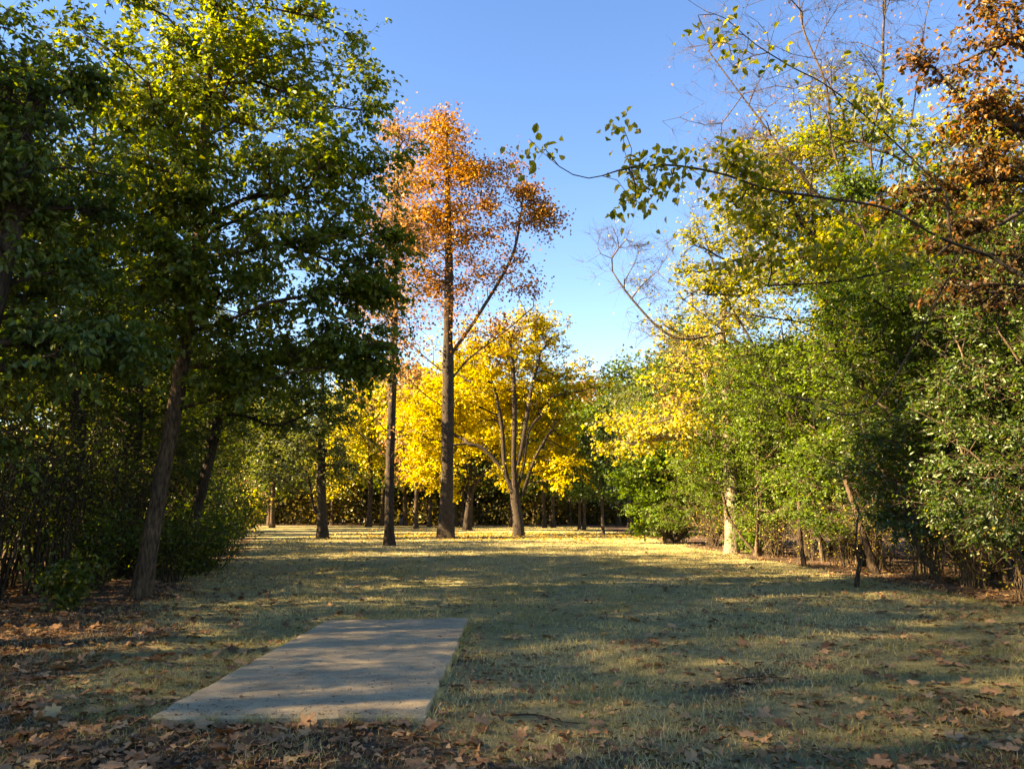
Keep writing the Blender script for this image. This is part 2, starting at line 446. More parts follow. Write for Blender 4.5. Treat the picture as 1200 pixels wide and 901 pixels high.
L2 = make_tree('leaning_sapling', 'slender dark trunk leaning right beside the thick leaning tree, with thin olive crown', 'tree',
    [t, P(228, 610, d), P(245, 540, d), P(262, 470, d), P(290, 390, d)],
    np.vstack([pell(300, 430, d, 90, 60, 170, .8), pell(260, 500, d, 60, 40, 60, .8), pell(350, 480, d+1, 60, 50, 100, .8)]),
    .13, M['bark_dark'], M['wood'], leaf=(.11, .07), per=26, spread=.32, spray=4, step=.5, kill=.5)
t = np.array([-6.9, 9.2, 0])
L0 = make_tree('overhanging_tree', 'dark broadleaf tree with big drooping leaves hanging into the upper left corner', 'tree',
    [t, (-6.7, 9.3, 1.5), (-6.5, 9.5, 3.2), (-6.3, 9.6, 5), (-6.2, 9.6, 7)],
    np.vstack([pell(-10, 250, 9.6, 150, 130, 260, 1, .8), pell(70, 400, 9.8, 95, 65, 130, 1, .8), pell(20, 110, 9.6, 95, 85, 130, .9, .8),
               pell(0, 500, 10.2, 70, 30, 30, .6, .8)]),
    .16, M['bark_dark'], M['dark'], leaf=(.108, .064), per=22, spread=.22, spray=4, step=.35, kill=.33, droop=.75, kind='oval')

WL = [
 make_tree('woodland_tree', 'slim dark trunked tree standing deep in the left wood behind the leaning tree', 'tree',
    [(-10.5, 19, 0), (-10.4, 19.2, 3), (-10.8, 19.1, 6), (-10.6, 19, 11)],
    np.vstack([ell((-10.5, 19, 8.5), (2.8, 2.8, 4.2), 420), ell((-11, 19, 4.8), (2.6, 2.6, 2), 140, .9)]),
    .16, M['bark_dark'], M['wood'], leaf=(.14, .09), per=25, spread=.4, spray=3, step=.6, kill=.6),
 make_tree('woodland_tree', 'broad crowned tree in the left wood, half hidden by the leaning tree', 'tree',
    [(-13, 26, 0), (-12.8, 26, 2.5), (-12.6, 26.2, 5), (-13, 26, 10)],
    np.vstack([ell((-13, 26, 8), (3.4, 3.2, 3.8), 430), ell((-11.6, 26, 4.3), (2.2, 2.4, 1.8), 130, .9)]),
    .2, M['bark_dark'], M['wood'], leaf=(.145, .095), per=25, spread=.42, spray=3, step=.6, kill=.65),
]
WG = 'trees filling the left wood'
lw = 'dark trunked tree in the shaded thick of the left wood'
for i, (x, y, s, m) in enumerate([(-12.5, 13.5, 1.05, 'dark'), (-10.8, 15.8, .9, 'wood'), (-11, 10.6, .95, 'wood'), (-11.2, 23, .8, 'wood'), (-15, 18, 1.15, 'pear'), (-16, 24, 1.2, 'wood'), (-15.5, 33, 1.0, 'dull'),
        (-17, 40, 1.05, 'wood'), (-20, 30, 1.25, 'wood'), (-22, 38, 1.0, 'yellow'), (-26, 48, .95, 'wood'), (-19, 21, 1.2, 'pear'), (-19.5, 47, .95, 'dull'), (-13.6, 36, .7, 'wood'),
        (-27, 58, 1.2, 'wood'), (-22, 57, .9, 'wood')]):
    copy_tree(WL[i % 2], (x, y, 0), i*2.1, s, lw, WG, M[m])
# unseen trees added beside and behind the camera, leafed thinly to shade the lawn softly
sh = 'unseen tall tree added beside the concrete pad, beyond the picture edge, for its shade'
ud = unit(RNG.normal(size=(650, 3)))*(RNG.random((650, 1))**(1/2.8))*np.array([3.3, 3.3, 6.6]) + np.array([-16, 3.5, 10.6])
SD = make_tree('woodland_tree', sh, 'tree', [(-16, 3.5, 0), (-16, 3.6, 4), (-15.9, 3.5, 9), (-16, 3.5, 15)], np.hstack([ud, np.ones((650, 1))]),
    .2, M['bark_dark'], M['wood'], leaf=(.085, .058), per=35, spread=.85, spray=5, step=.7, kill=.6, group='added shade trees beside the camera', rise=.6)
for i, (x, y, s) in enumerate([(-15.5, 7.6, 1.0), (-16.4, -.6, 1.0), (-15.8, -4.8, 1.0), (-16.2, -9.2, 1.05), (-16.8, 11.0, .85), (-21.5, 5.2, 1.25), (-22, .2, 1.25), (-21.5, -5, 1.25), (-22, -10.5, 1.3)]):
    copy_tree(SD, (x, y, 0), i*1.3, s, sh, 'added shade trees beside the camera')

t = g(377, 631); d = 50
C1 = make_tree('park_tree', 'small dark trunked tree with dull grey-green crown at the left edge of the far lawn', 'tree',
    [t, P(377, 600, d), P(376, 550, d), P(377, 490, d), P(378, 440, d)],
    np.vstack([pell(375, 500, d, 45, 60, 220, .9), pell(350, 545, d, 40, 35, 90, .7), pell(402, 540, d, 26, 40, 60, .6), pell(385, 430, d, 45, 40, 120, .9)]),
    .30, M['bark_dark'], M['dull'], leaf=(.2, .14), per=24, spread=.45, spray=3, step=.6, kill=.65,
    limbs=[[P(377, 606, d), P(368, 596, d), P(362, 560, d)]], flare=1.3)
t = g(456, 639); d = t[1]
B1 = make_tree('slender_sycamore', 'slender grey trunked sycamore with thin tan and orange leaves, left of the big rust-crowned sycamore', 'tree',
    [t, P(456, 600, d), P(457, 540, d), P(459, 480, d), P(462, 380, d), P(464, 260, d), P(468, 150, d)],
    np.vstack([pell(468, 175, d, 26, 60, 60, .9), pell(470, 260, d, 36, 70, 130, .8), pell(458, 350, d, 50, 70, 170, .7), pell(440, 440, d, 55, 50, 90, .35), pell(470, 520, d, 30, 30, 20, .2)]),
    .21, M['bark_dark'], M['tan'], leaf=(.17, .14), per=15, spread=.4, step=.6, kill=.6, tip_r=.010,
    limbs=[[P(456, 540, d), P(440, 522, d), P(422, 508, d), P(405, 490, d)], [P(457, 512, d), P(444, 495, d), P(425, 478, d)]], twigs=2, rise=.8, flare=1.35)
t = g(523, 631); d = t[1]
SY = make_tree('sycamore', 'tallest tree on the lawn, straight thick dark trunk and rust orange crown', 'tree',
    [t, P(523, 600, d), P(524, 540, d), P(525, 470, d), P(525, 400, d), P(526, 300, d), P(524, 200, d), P(523, 128, d)],
    np.vstack([pell(525, 160, d, 26, 45, 70, 1.0), pell(520, 195, d, 45, 50, 110, 1.0), pell(508, 240, d, 66, 62, 210, 1.0), pell(562, 215, d, 48, 52, 150, 1.0), pell(540, 300, d, 98, 55, 260, .85), pell(475, 270, d, 36, 60, 110, .8),
               pell(615, 255, d, 42, 50, 150, .85), pell(625, 320, d, 26, 40, 40, .35), pell(590, 330, d, 50, 40, 70, .4), pell(480, 330, d, 40, 60, 70, .35),
               pell(530, 385, d, 98, 50, 170, .42), pell(470, 430, d, 40, 40, 40, .2)]),
    .37, M['bark_dark'], M['sycamore'], leaf=(.20, .165), per=17, spread=.38, step=.75, kill=.7, tip_r=.0085, twigs=1, rise=.9, bough=.62, flare=1.55, sides=18,
    limbs=[[P(525, 478, d), P(545, 464, d), P(575, 458, d), P(605, 452, d)], [P(525, 450, d), P(550, 420, d), P(590, 390, d), P(625, 360, d)],
           [P(524, 515, d), P(538, 506, d), P(560, 512, d), P(572, 528, d)], [P(524, 532, d), P(505, 524, d), P(485, 522, d), P(462, 521, d)],
           [P(524, 478, d), P(505, 468, d), P(490, 455, d)], [P(525, 440, d), P(500, 420, d), P(478, 400, d)],
           [P(525, 500, d), P(545, 492, d), P(570, 498, d), P(588, 520, d)], [P(525, 420, d), P(560, 370, d), P(600, 300, d), P(612, 240, d)]],
    tint_by=lambda p: .16*np.clip((p[:, 2]-17)/8, -1, 1) - .08*np.clip((p[:, 0]+3)/5, -1, 1))  # tint brighter upward, duller to the right: sunlit side put into leaf colour
t = g(608, 628); d = t[1]
MP = make_tree('yellow_maple', 'wide maple with bright golden yellow crown over several dark forking stems', 'tree',
    [t, P(607, 605, d), P(604, 585, d), P(602, 540, d), P(603, 480, d), P(600, 410, d)],
    np.vstack([pell(600, 450, d+3.2, 98, 80, 420, 1.0, .6), pell(545, 485, d+3.0, 85, 62, 260, 1.0, .6), pell(645, 475, d+3.0, 58, 75, 230, 1.0, .6),
               pell(500, 520, d+1, 40, 42, 120, 1, .9), pell(625, 400, d+1.5, 45, 38, 110, .9), pell(655, 540, d+1, 42, 35, 100, .9), pell(560, 415, d+1.5, 50, 35, 90, .8), pell(600, 440, d-1.5, 90, 50, 26, .5, .4)]),
    .33, M['bark_dark'], M['maple'], leaf=(.20, .155), per=34, spread=.55, spray=4, step=.7, kill=.7, tip_r=.010, rise=.7, flare=1.35, up=.5,
    limbs=[[P(604, 588, d), P(597, 565, d), P(585, 545, d), P(565, 525, d), P(548, 520, d)], [P(604, 588, d), P(592, 550, d), P(588, 500, d), P(580, 455, d)],
           [P(604, 580, d), P(613, 548, d), P(620, 505, d), P(640, 480, d)], [P(607, 590, d), P(617, 565, d), P(628, 535, d), P(648, 500, d)],
           [P(603, 560, d), P(612, 520, d), P(622, 460, d), P(632, 420, d)]])

# second yellow crown, left and behind
copy_tree(MP, (-4.2, 76, 0), 2.4, (.98, 1.0, .92), 'yellow maple standing farther back, its crown seen left of the thick sycamore trunk', None)

# ---- right side
t = g(785, 637); d = t[1]
RB = make_tree('rounded_bush', 'large round sunlit light green bush on dark leaning stems beside the far lawn', 'bush',
    [t, P(778, 622, d), P(770, 606, d), P(765, 590, d), P(770, 560, d)],
    np.vstack([pell(800, 545, d, 86, 68, 560, 1, 1), pell(768, 580, d, 44, 46, 190, 1), pell(815, 580, d-.8, 60, 40, 150, 1), pell(855, 540, d+1, 55, 65, 190, 1), pell(800, 610, d, 45, 22, 80, .8), pell(775, 530, d, 40, 30, 90, 1)]),
    .28, M['bark_dark'], M['lime'], leaf=(.17, .12), per=30, spread=.32, spray=4, step=.5, kill=.5, rise=.3,
    limbs=[[t, P(792, 622, d), P(800, 600, d), P(810, 570, d)], [t, P(786, 615, d), P(782, 590, d)], [t, P(800, 625, d), P(822, 600, d), P(845, 570, d)]], flare=1.2, part_names=('stems', 'foliage'))
t = g(858, 648); d = t[1]
RY = make_tree('yellowing_tree', 'tree with pale sunlit trunk and thin yellow leaves rising behind the round green bush', 'tree',
    [t, P(858, 600, d), P(856, 540, d), P(852, 470, d), P(846, 420, d), P(850, 330, d)],
    np.vstack([pell(780, 505, d, 90, 24, 130, .75), pell(735, 515, d, 40, 24, 45, .7), pell(840, 430, d, 80, 55, 150, .55), pell(865, 350, d, 75, 60, 150, .45),
               pell(800, 390, d, 50, 50, 60, .3), pell(900, 290, d, 50, 50, 60, .4)]),
    .27, M['bark_pale'], M['yellow'], leaf=(.155, .11), per=23, spread=.36, spray=4, step=.55, kill=.55, tip_r=.008, twigs=1, rise=.7,
    limbs=[[P(854, 500, d), P(838, 478, d), P(828, 450, d), P(822, 420, d)], [P(855, 515, d), P(820, 512, d), P(770, 514, d), P(735, 520, d)]], flare=1.12)

OT = make_tree('olive_leaved_tree', 'tall yellow-olive tree thinly leaved against the sky, above the right hand shrubs', 'tree',
    [(10.4, 24, 0), (10.2, 24, 3), (9.9, 24, 6), (9.4, 23.8, 9.5)],
    np.vstack([pell(880, 260, 24, 75, 60, 150, .7), pell(945, 215, 23, 70, 65, 150, .6), pell(1000, 310, 23, 90, 60, 200, .9), pell(835, 340, 25, 60, 60, 120, .7), pell(920, 340, 24, 80, 60, 170, .9), pell(860, 190, 23.5, 40, 30, 30, .4)]),
    .15, M['bark_dark'], M['olive'], leaf=(.115, .08), per=22, spread=.32, spray=4, step=.5, kill=.5, rise=.7)
copy_tree(OT, (11.6, 27.5, 0), 1.1, 1.2, 'tallest thinly leaved yellow-olive tree behind the right hand shrubs', None)
copy_tree(OT, (13.6, 22.5, 0), 3.6, 1.15, 'yellow-green tree rising behind the bare twigs at the upper right', None, M['yellow'])
OT2 = make_tree('olive_leaved_tree', 'tall green tree with yellowing tips rising behind the shrubs at the right', 'tree',
    [(11.6, 19.4, 0), (11.5, 19.4, 3), (11.2, 19.3, 6), (10.8, 19.2, 9.5)],
    np.vstack([pell(1020, 240, 19, 80, 55, 150, .7), pell(1090, 270, 19, 80, 70, 170, .9), pell(1050, 350, 18.5, 100, 55, 200, 1), pell(1130, 200, 19, 60, 60, 80, .6), pell(1000, 160, 19, 50, 40, 50, .35)]),
    .14, M['bark_dark'], M['lime'], leaf=(.10, .068), per=24, spread=.28, spray=4, step=.45, kill=.45, rise=.7)

BG = 'tall green shrubs along the right edge of the lawn'
BS = [
 make_tree('tall_shrub', 'tall green shrub with arching leafy boughs at the right edge, above bare stems', 'shrub',
    [(10.9, 19.5, 0), (10.7, 19.4, 1), (10.6, 19.3, 2.2), (10.7, 19.4, 4)],
    np.vstack([ell((10.4, 19.3, 4.2), (2.5, 2.6, 2.6), 560), ell((9.0, 19, 2.8), (1.5, 2.2, 1.3), 220), ell((9.4, 18.6, 1.5), (1.2, 2.0, .6), 90, .8), ell((10.6, 19.3, 6.9), (1.9, 1.9, 1.8), 220, .8)]),
    .16, M['bark_tan'], M['bush'], leaf=(.095, .058), per=30, spread=.24, spray=5, step=.4, kill=.38, rise=.3, droop=.3,
    limbs=[[(10.9, 19.5, 0), (10.2, 19.0, 1), (9.8, 18.6, 2.2)], [(10.9, 19.5, 0), (11.3, 20.2, 1.4), (11.2, 20.6, 3)], [(10.9, 19.5, 0), (10.3, 20.1, 1.1), (9.7, 20.4, 2.2)]], flare=1.1, part_names=('stems', 'foliage')),
 make_tree('tall_shrub', 'wide bright green shrub on the right edge, sunlit leaves above tangled stems', 'shrub',
    [(10.6, 14.8, 0), (10.4, 14.8, .9), (10.1, 14.9, 1.9), (10.2, 14.9, 3.6)],
    np.vstack([ell((10.2, 14.9, 3.5), (2.4, 2.4, 2.1), 500), ell((8.8, 14.6, 2.1), (1.5, 1.9, .95), 190), ell((9.2, 14.4, 1.2), (1.1, 1.7, .5), 60, .8), ell((10.2, 15.2, 5.6), (2.0, 1.9, 1.6), 230, .85)]),
    .13, M['bark_tan'], M['bush'], leaf=(.085, .05), per=30, spread=.22, spray=5, step=.36, kill=.35, rise=.3, droop=.3, kind='oval',
    limbs=[[(10.6, 14.8, 0), (9.9, 14.2, 1), (9.5, 14.0, 2)], [(10.6, 14.8, 0), (10.9, 15.6, 1.2), (10.8, 16, 2.4)], [(10.6, 14.8, 0), (9.8, 15.3, 1.1), (9.3, 15.6, 1.8)]], flare=1.1, part_names=('stems', 'foliage')),
]
for i, (x, y, s, m, lb) in enumerate([
    (10.9, 24.2, 1.0, 'lime', 'tall green shrub just right of the pale sunlit trunk, dense leaves above bare stems'),
    (8.9, 29.6, 1.05, 'lime', 'green shrub whose boughs hide the middle of the pale sunlit trunk'),
    (9.3, 35.2, .85, 'lime', 'bright green shrub filling the gap right of the round bush'), (9.6, 38.5, .85, 'lime', 'bright green shrub behind the round bush'),
    (11.4, 29, .95, 'bush', 'green shrub behind the pale sunlit trunk on the right'),
    (12.6, 17.3, 1.15, 'bush', 'tall dark shrub behind the front row of right hand shrubs'),
    (13.2, 22, 1.25, 'lime', 'second row yellow-green shrub on the right, rising above the front row'),
    (13.5, 12.3, 1.2, 'bush', 'dark shrub beyond the right edge shrubs, mostly hidden'),
    (10.4, 11.2, .95, 'dark', 'dark leafy shrub at the right picture edge'),
    (13.8, 27, 1.3, 'yellow', 'pale yellow shrub in the right wood, seen above the green front row'),
    (12.5, 34, 1.1, 'lime', 'light green shrub behind the large round bush'),
    (15.5, 19, 1.4, 'wood', 'olive shrub deep in the right wood'),
    (16, 25, 1.4, 'wood', 'olive shrub deep in the right wood'),
    (15, 14.5, 1.35, 'wood', 'olive shrub deep in the right wood'),
    (14.5, 40, 1.3, 'wood', 'olive shrub deep in the right wood'),
    (17, 32, 1.4, 'wood', 'olive shrub deep in the right wood')]):
    copy_tree(BS[i % 2], (x, y, 0), i*1.9, s, lb, BG, M[m])

RT = make_tree('slim_woodland_tree', 'slim tree with sparse yellow-green leaves showing sky, above the right hand shrubs', 'tree',
    [(12.4, 21.5, 0), (12.2, 21.5, 3), (11.6, 21.3, 6), (11.2, 21.3, 9)],
    np.vstack([ell((11.2, 21.2, 7.4), (2.9, 2.6, 2.5), 400, .8), ell((8.7, 21, 6.6), (1.9, 1.7, 1.9), 170, .8)]),
    .12, M['bark_dark'], M['lime'], leaf=(.105, .07), per=22, spread=.3, spray=4, step=.5, kill=.5, rise=.6)
for i, (x, y, s, m, lb) in enumerate([(9.6, 34, 1.0, 'lime', 'thin green tree standing behind the round green bush'), (12.8, 15.6, .95, 'lime', 'green tree at the right picture edge behind the shrubs'), (15.4, 23, 1.15, 'wood', 'olive green tree with its top showing between the bare stems'), (9.9, 27.2, .85, 'lime', 'yellow-green slim tree directly behind the pale sunlit trunk'), (16, 23, 1.15, 'wood', 'olive green tree rising behind the right hand shrubs'), (14.8, 29, 1.1, 'yellow', 'yellow-leaved slim tree behind the right hand shrubs'),
      (18, 18, 1.2, 'wood', 'olive tree far inside the right wood'), (15.5, 36, 1.0, 'olive', 'yellow-olive tree behind the round green bush'),
      (19, 30, 1.3, 'wood', 'olive tree far inside the right wood'), (18, 44, 1.2, 'wood', 'olive tree far inside the right wood'), (13.5, 47, 1.0, 'dull', 'dull green tree at the far end of the right edge')]):
    copy_tree(RT, (x, y, 0), i*2.3, s, lb, 'slim trees behind the right hand shrubs', M[m])

d = 19.0
BT = make_tree('bare_tree', 'nearly leafless pale multi-stemmed tree with fine twigs against the sky, upper right', 'tree',
    [(12.2, 18.6, 0), (11.8, 18.8, 3), P(1035, 330, d), P(1035, 250, d), P(1020, 180, d), P(1034, 100, d), P(1036, 20, d), P(1050, -120, d)],
    np.vstack([pell(930, 60, d, 120, 90, 210, .05, .6), pell(1030, 40, d, 90, 110, 150, .08, .6), pell(870, 170, d, 90, 85, 160, .12, .6), pell(1000, -100, d, 150, 80, 110, .05, .6)]),
    .058, M['twig'], M['tan'], leaf=(.09, .06), per=10, spread=.25, step=.5, kill=.5, tip_r=.0048, twigs=7, rise=1.1, jitter=.3,
    limbs=[[P(1035, 330, d), P(1000, 240, d), P(975, 170, d), P(968, 100, d), P(940, 30, d), P(935, -40, d)], [P(1035, 300, d), P(1065, 160, d), P(1085, 20, d)], [P(1030, 280, d), P(960, 230, d), P(890, 140, d), P(830, 60, d)]])
d = 26.0
BT2 = make_tree('bare_tree', 'smaller leafless tree with curling grey twigs against the sky beside the yellow maple', 'tree',
    [(9.9, 26, 0), (9.6, 26, 2.5), P(905, 440, d), P(850, 390, d), P(800, 350, d)],
    np.vstack([pell(740, 300, d, 55, 45, 70, 0.04, .7), pell(790, 330, d, 70, 60, 70, 0.1, .7), pell(850, 280, d, 60, 60, 60, .1, .7), pell(760, 410, d, 40, 45, 30, .1, .7)]),
    .06, M['twig'], M['yellow'], leaf=(.11, .08), per=10, spread=.3, step=.5, kill=.5, tip_r=.0055, twigs=7, rise=.5, jitter=.35,
    limbs=[[P(905, 440, d), P(850, 345, d), P(820, 260, d), P(800, 200, d)], [P(850, 390, d), P(790, 395, d), P(740, 350, d), P(700, 290, d)]])

# near overhanging branches, trees rooted just outside the right edge
nb = np.array([6.6, 6.9, 0])
OV = make_tree('overhanging_sapling', 'thin dark boughs with sparse olive-yellow oval leaves reaching left across the blue sky', 'tree',
    [nb, (6.3, 6.9, 1.5), (5.5, 6.9, 2.9), P(1160, 300, 7)],
    np.vstack([pell(875, 225, 6.4, 50, 60, 44, .7, .9), pell(880, 300, 6.5, 35, 40, 20, .6, .8), pell(800, 215, 6.1, 55, 30, 26, .4, .6), pell(930, 280, 6.6, 70, 60, 44, .55), pell(760, 215, 6.0, 35, 35, 18, .35, .4),
               pell(640, 187, 5.6, 25, 12, 6, .45, .3), pell(733, 148, 5.9, 8, 10, 2, .8, .3), pell(735, 250, 5.9, 15, 25, 7, .35, .3), pell(1020, 300, 6.9, 70, 60, 40, .6),
               pell(960, 480, 6.9, 110, 60, 30, .16), pell(1050, 200, 7, 60, 60, 24, .3), pell(905, 62, 6.4, 55, 30, 16, .22), pell(985, 125, 6.7, 55, 40, 20, .25), pell(836, 30, 6.2, 24, 22, 9, .3)]),
    .018, M['bark_dark'], M['olive'], leaf=(.070, .049), per=13, spread=.095, jitter=.42, step=.16, kill=.15, tip_r=.0022, droop=.9, kind='oval', rise=.2, flare=1.2,
    limbs=[[P(1160, 300, 7), P(1100, 278, 6.9), P(1040, 245, 6.7), P(960, 231, 6.5), P(900, 222, 6.3), P(850, 205, 6.2), P(790, 194, 6.0), P(740, 196, 5.9), P(690, 209, 5.8), P(655, 195, 5.65), P(620, 163, 5.55)],
           [P(1120, 236, 7), P(1060, 178, 6.9), P(1012, 134, 6.7), P(965, 98, 6.6), P(930, 80, 6.5), P(885, 52, 6.3), P(850, 22, 6.2), P(828, 14, 6.1), P(806, 0, 6.1)],
           [P(1110, 300, 7), P(1040, 318, 6.9), P(980, 330, 6.8), P(900, 335, 6.7)],
           [P(1110, 330, 7.2), P(1020, 478, 7.2), P(930, 465, 7), P(850, 440, 6.9), P(790, 425, 6.8)],
           [P(740, 196, 5.9), P(731, 175, 5.9), P(732, 150, 5.9)]])
RU = make_tree('russet_tree', 'tree with russet, orange and green leaves hanging into the upper right corner', 'tree',
    [(8.6, 9.6, 0), (8.4, 9.6, 2), (7.9, 9.5, 4), (7.2, 9.4, 6.5)],
    np.vstack([pell(1190, 180, 9.2, 85, 70, 150, .9, .8), pell(1185, 40, 9.2, 75, 60, 120, .9, .8), pell(1110, 70, 9.2, 45, 28, 36, .6, .8), pell(1100, 215, 9.2, 60, 30, 60, .7, .8), pell(1145, 130, 9, 48, 36, 60, .8, .8), pell(1195, 320, 9.2, 95, 50, 130, .9, .7), pell(1120, 290, 9, 75, 24, 50, .8, .6)]),
    .12, M['bark_dark'], M['russet'], leaf=(.075, .054), per=13, spread=.18, spray=4, step=.32, kill=.3, tip_r=.004, droop=.6, kind='oval', rise=.3,
    tint_by=lambda p: .22*np.clip((p[:, 2]-4.6)/1.6, -1.2, 1))

# ---- far trees across the lawn
FT = make_tree('far_tree', 'far tree with straight trunk and olive crown at the end of the lawn', 'tree',
    [(0, 105, 0), (.1, 105, 4), (-.1, 105, 9), (0, 105, 15)],
    np.vstack([ell((0, 105, 12), (4.2, 4, 6), 260), ell((0, 105, 6.5), (4, 3.6, 2), 60, .7)]),
    .25, M['bark_grey'], M['wood'], leaf=(.42, .32), per=22, spread=.75, step=1.0, kill=1.1, tip_r=.02, rise=.6)
far = [
 (432, 617, 96, 1.15, 'yellow', 'far pale trunked tree with yellow-green crown, left of the slender sycamore'),
 (448, 616, 103, 1.0, 'wood', 'far thin dark trunk just left of the slender sycamore trunk'),
 (475, 616, 102, 1.2, 'dull', 'far dark trunk just right of the slender sycamore trunk'),
 (487, 619, 88, 1.0, 'tan', 'far stout trunk midway between the two sycamore trunks'),
 (503, 617, 98, 1.0, 'yellow', 'far thin trunk left of the thick sycamore trunk'),
 (534, 617, 98, 1.1, 'wood', 'far dark trunk just right of the thick sycamore trunk'),
 (542, 617, 100, .9, 'wood', 'far pale thin trunk second to the right of the thick sycamore'),
 (551, 617, 99, 1.2, 'dull', 'far stout dark trunk between the thick sycamore and the maple'),
 (599, 617, 99, 1.0, 'dull', 'far trunk hidden behind the stems of the maple'),
 (638, 618, 92, .95, 'wood', 'left one of two far dark trunks right of the maple'),
 (648, 618, 94, .95, 'lime', 'right one of two far dark trunks right of the maple'),
 (679, 621, 77, .62, 'dull', 'pale forked small tree at the far end of the lawn'),
 (685, 621, 76, .66, 'lime', 'dark trunk touching the pale forked tree at the far end of the lawn'),
 (707, 627, 58, .5, 'bush', 'small dark green tree standing alone right of the maple'),
 (725, 616, 105, 1.1, 'wood', 'far olive tree behind the small dark green tree'),
 (757, 620, 80, .8, 'dull', 'grey-green tree beyond the round green bush')]
for i, (px, py, dd, s, m, lb) in enumerate(far):
    q = g(px, py)
    if i == 0: FT.location = Vector(q); tag(FT, lb, None, 'far trees at the end of the lawn'); fm = FT.children; FT.scale = (s,)*3
    else: copy_tree(FT, q, i*1.7, (s*.9, s*.9, s), lb, 'far trees at the end of the lawn', M[m])
for c in FT.children:
    if c.name.startswith('crown'): c.material_slots[0].link = 'OBJECT'; c.material_slots[0].material = M['yellow']
back = [(-12, 113, .7, 'wood'), (-4, 115, .75, 'dull'), (3, 113, .7, 'wood'), (8, 111, .75, 'wood'), (-18, 110, .7, 'wood'), (-24, 108, .75, 'yellow'), (14, 108, .8, 'lime'), (-30, 100, .7, 'wood'), (-46, 112, 1.1, 'wood'), (-39, 118, 1.2, 'yellow'), (-33, 110, 1.0, 'dull'), (-27, 120, 1.1, 'wood'), (-21, 116, 1.2, 'tan'), (-14, 122, 1.1, 'wood'), (-8, 118, 1.15, 'dull'),
        (-1, 124, 1.1, 'tan'), (5, 118, 1.0, 'wood'), (11, 121, 1.25, 'tan'), (17, 112, 1.3, 'conifer'), (23, 104, 1.35, 'dull'), (28, 110, 1.4, 'conifer'), (35, 108, 1.3, 'wood'), (14, 96, .95, 'dull'),
        (19.5, 84, 1.25, 'conifer'), (24, 92, 1.2, 'wood'), (17, 70, .9, 'tan'), (22, 76, 1.0, 'wood'), (-30, 78, .95, 'wood'), (-36, 90, 1.1, 'yellow'), (-26, 88, .9, 'dull'), (-34, 68, 1.1, 'wood')]
for i, (x, y, s, m) in enumerate(back):
    lb = {'lime': 'fresh green tree in the wood closing the far end of the lawn', 'wood': 'olive green tree in the wood closing the far end of the lawn', 'yellow': 'yellow-green tree in the wood closing the far end of the lawn', 'dull': 'grey-green tree in the wood closing the far end of the lawn',
          'tan': 'tan brown tree in the wood closing the far end of the lawn', 'conifer': 'dark evergreen toned tree towering beyond the right hand wood'}[m]
    if (x, y) == (17, 70): lb = 'orange-tan tree top beyond the round green bush'
    copy_tree(FT, (x, y, 0), i*2.7+1, (s*1.05, s*1.05, s), lb, 'trees of the far wood', M[m])
# ------------------------------------------------------------------ shrubs and thickets
def make_shrub(name, label, loc, h, r, stems, bark, leafm, per, leaf, stem_r=.014, twig_n=7, low=.35, group=None, arch=.35, kind='diamond'):
    rng = np.random.default_rng(int(h*1000 + r*77 + stems))
    root = empty(name, loc); tag(root, label, 'shrub', group)
    acc = Acc(); tp = []; td = []
    for i in range(stems):
        a = rng.uniform(0, 2*math.pi); rr = r*math.sqrt(rng.random())
        b = np.array([math.cos(a), math.sin(a), 0])*rr*.28
        hh = h*rng.uniform(.55, 1.1)
        top = np.array([math.cos(a)*rr, math.sin(a)*rr, hh]) + rng.normal(size=3)*.12
        mid = (b+top)/2 + np.array([-math.cos(a), -math.sin(a), .6])*rr*arch*.5 + rng.normal(size=3)*.08
        end = top + np.array([math.cos(a)*r*.35, math.sin(a)*r*.35, -arch*h*.35*rng.random()])
        path = spline([b - np.array([0, 0, .1]), mid, top, end], .22)
        path[1:] += rng.normal(size=(len(path)-1, 3))*.022
        q = np.linspace(0, 1, len(path)); s = stem_r*rng.uniform(.6, 1.4)
        V, Fc = tube(path, s*(1-.78*q), 5); acc.add(V, Fc)
        for k in range(twig_n):
            u = rng.uniform(low, 1); j = min(int(u*(len(path)-1)), len(path)-2)
            dr = unit(path[j+1]-path[j] + rng.normal(size=3)*.75 + np.array([0, 0, .1])); ln = rng.uniform(.2, .6)*h*.28
            p2 = path[j] + dr*ln; p3 = p2 + unit(dr + rng.normal(size=3)*.5)*ln*.7
            V, Fc = prisms(np.array([path[j], p2]), np.array([p2, p3]), np.array([s*.4, s*.28]), np.array([s*.28, s*.13])); acc.add(V, Fc)
            tp += [p2, p3]; td += [dr, dr]
    link('stems', acc.mesh('stems', bark, True), root)
    if per > 0:
        tp = np.array(tp); td = np.array(td)
        cnt = rng.poisson(per, len(tp)); w = np.repeat(np.arange(len(tp)), cnt); n = len(w)
        pos = tp[w] + rng.normal(size=(n, 3))*.09*max(1, h/2)
        V, Fc, k = leaves_np(pos, td[w] + rng.normal(size=(n, 3))*.7 + np.array([0, 0, -.2]), rng.normal(size=(n, 3))*.6 + np.array([0, 0, .8]),
                             leaf*rng.uniform(.6, 1.25, n), leaf*.6*rng.uniform(.7, 1.2, n), kind)
        link('foliage', mesh_np('foliage', V, Fc, leafm, np.repeat(np.clip(.55*rng.beta(2, 2, len(tp))[w]+.45*rng.random(n), 0, 1), k)), root)
    return root

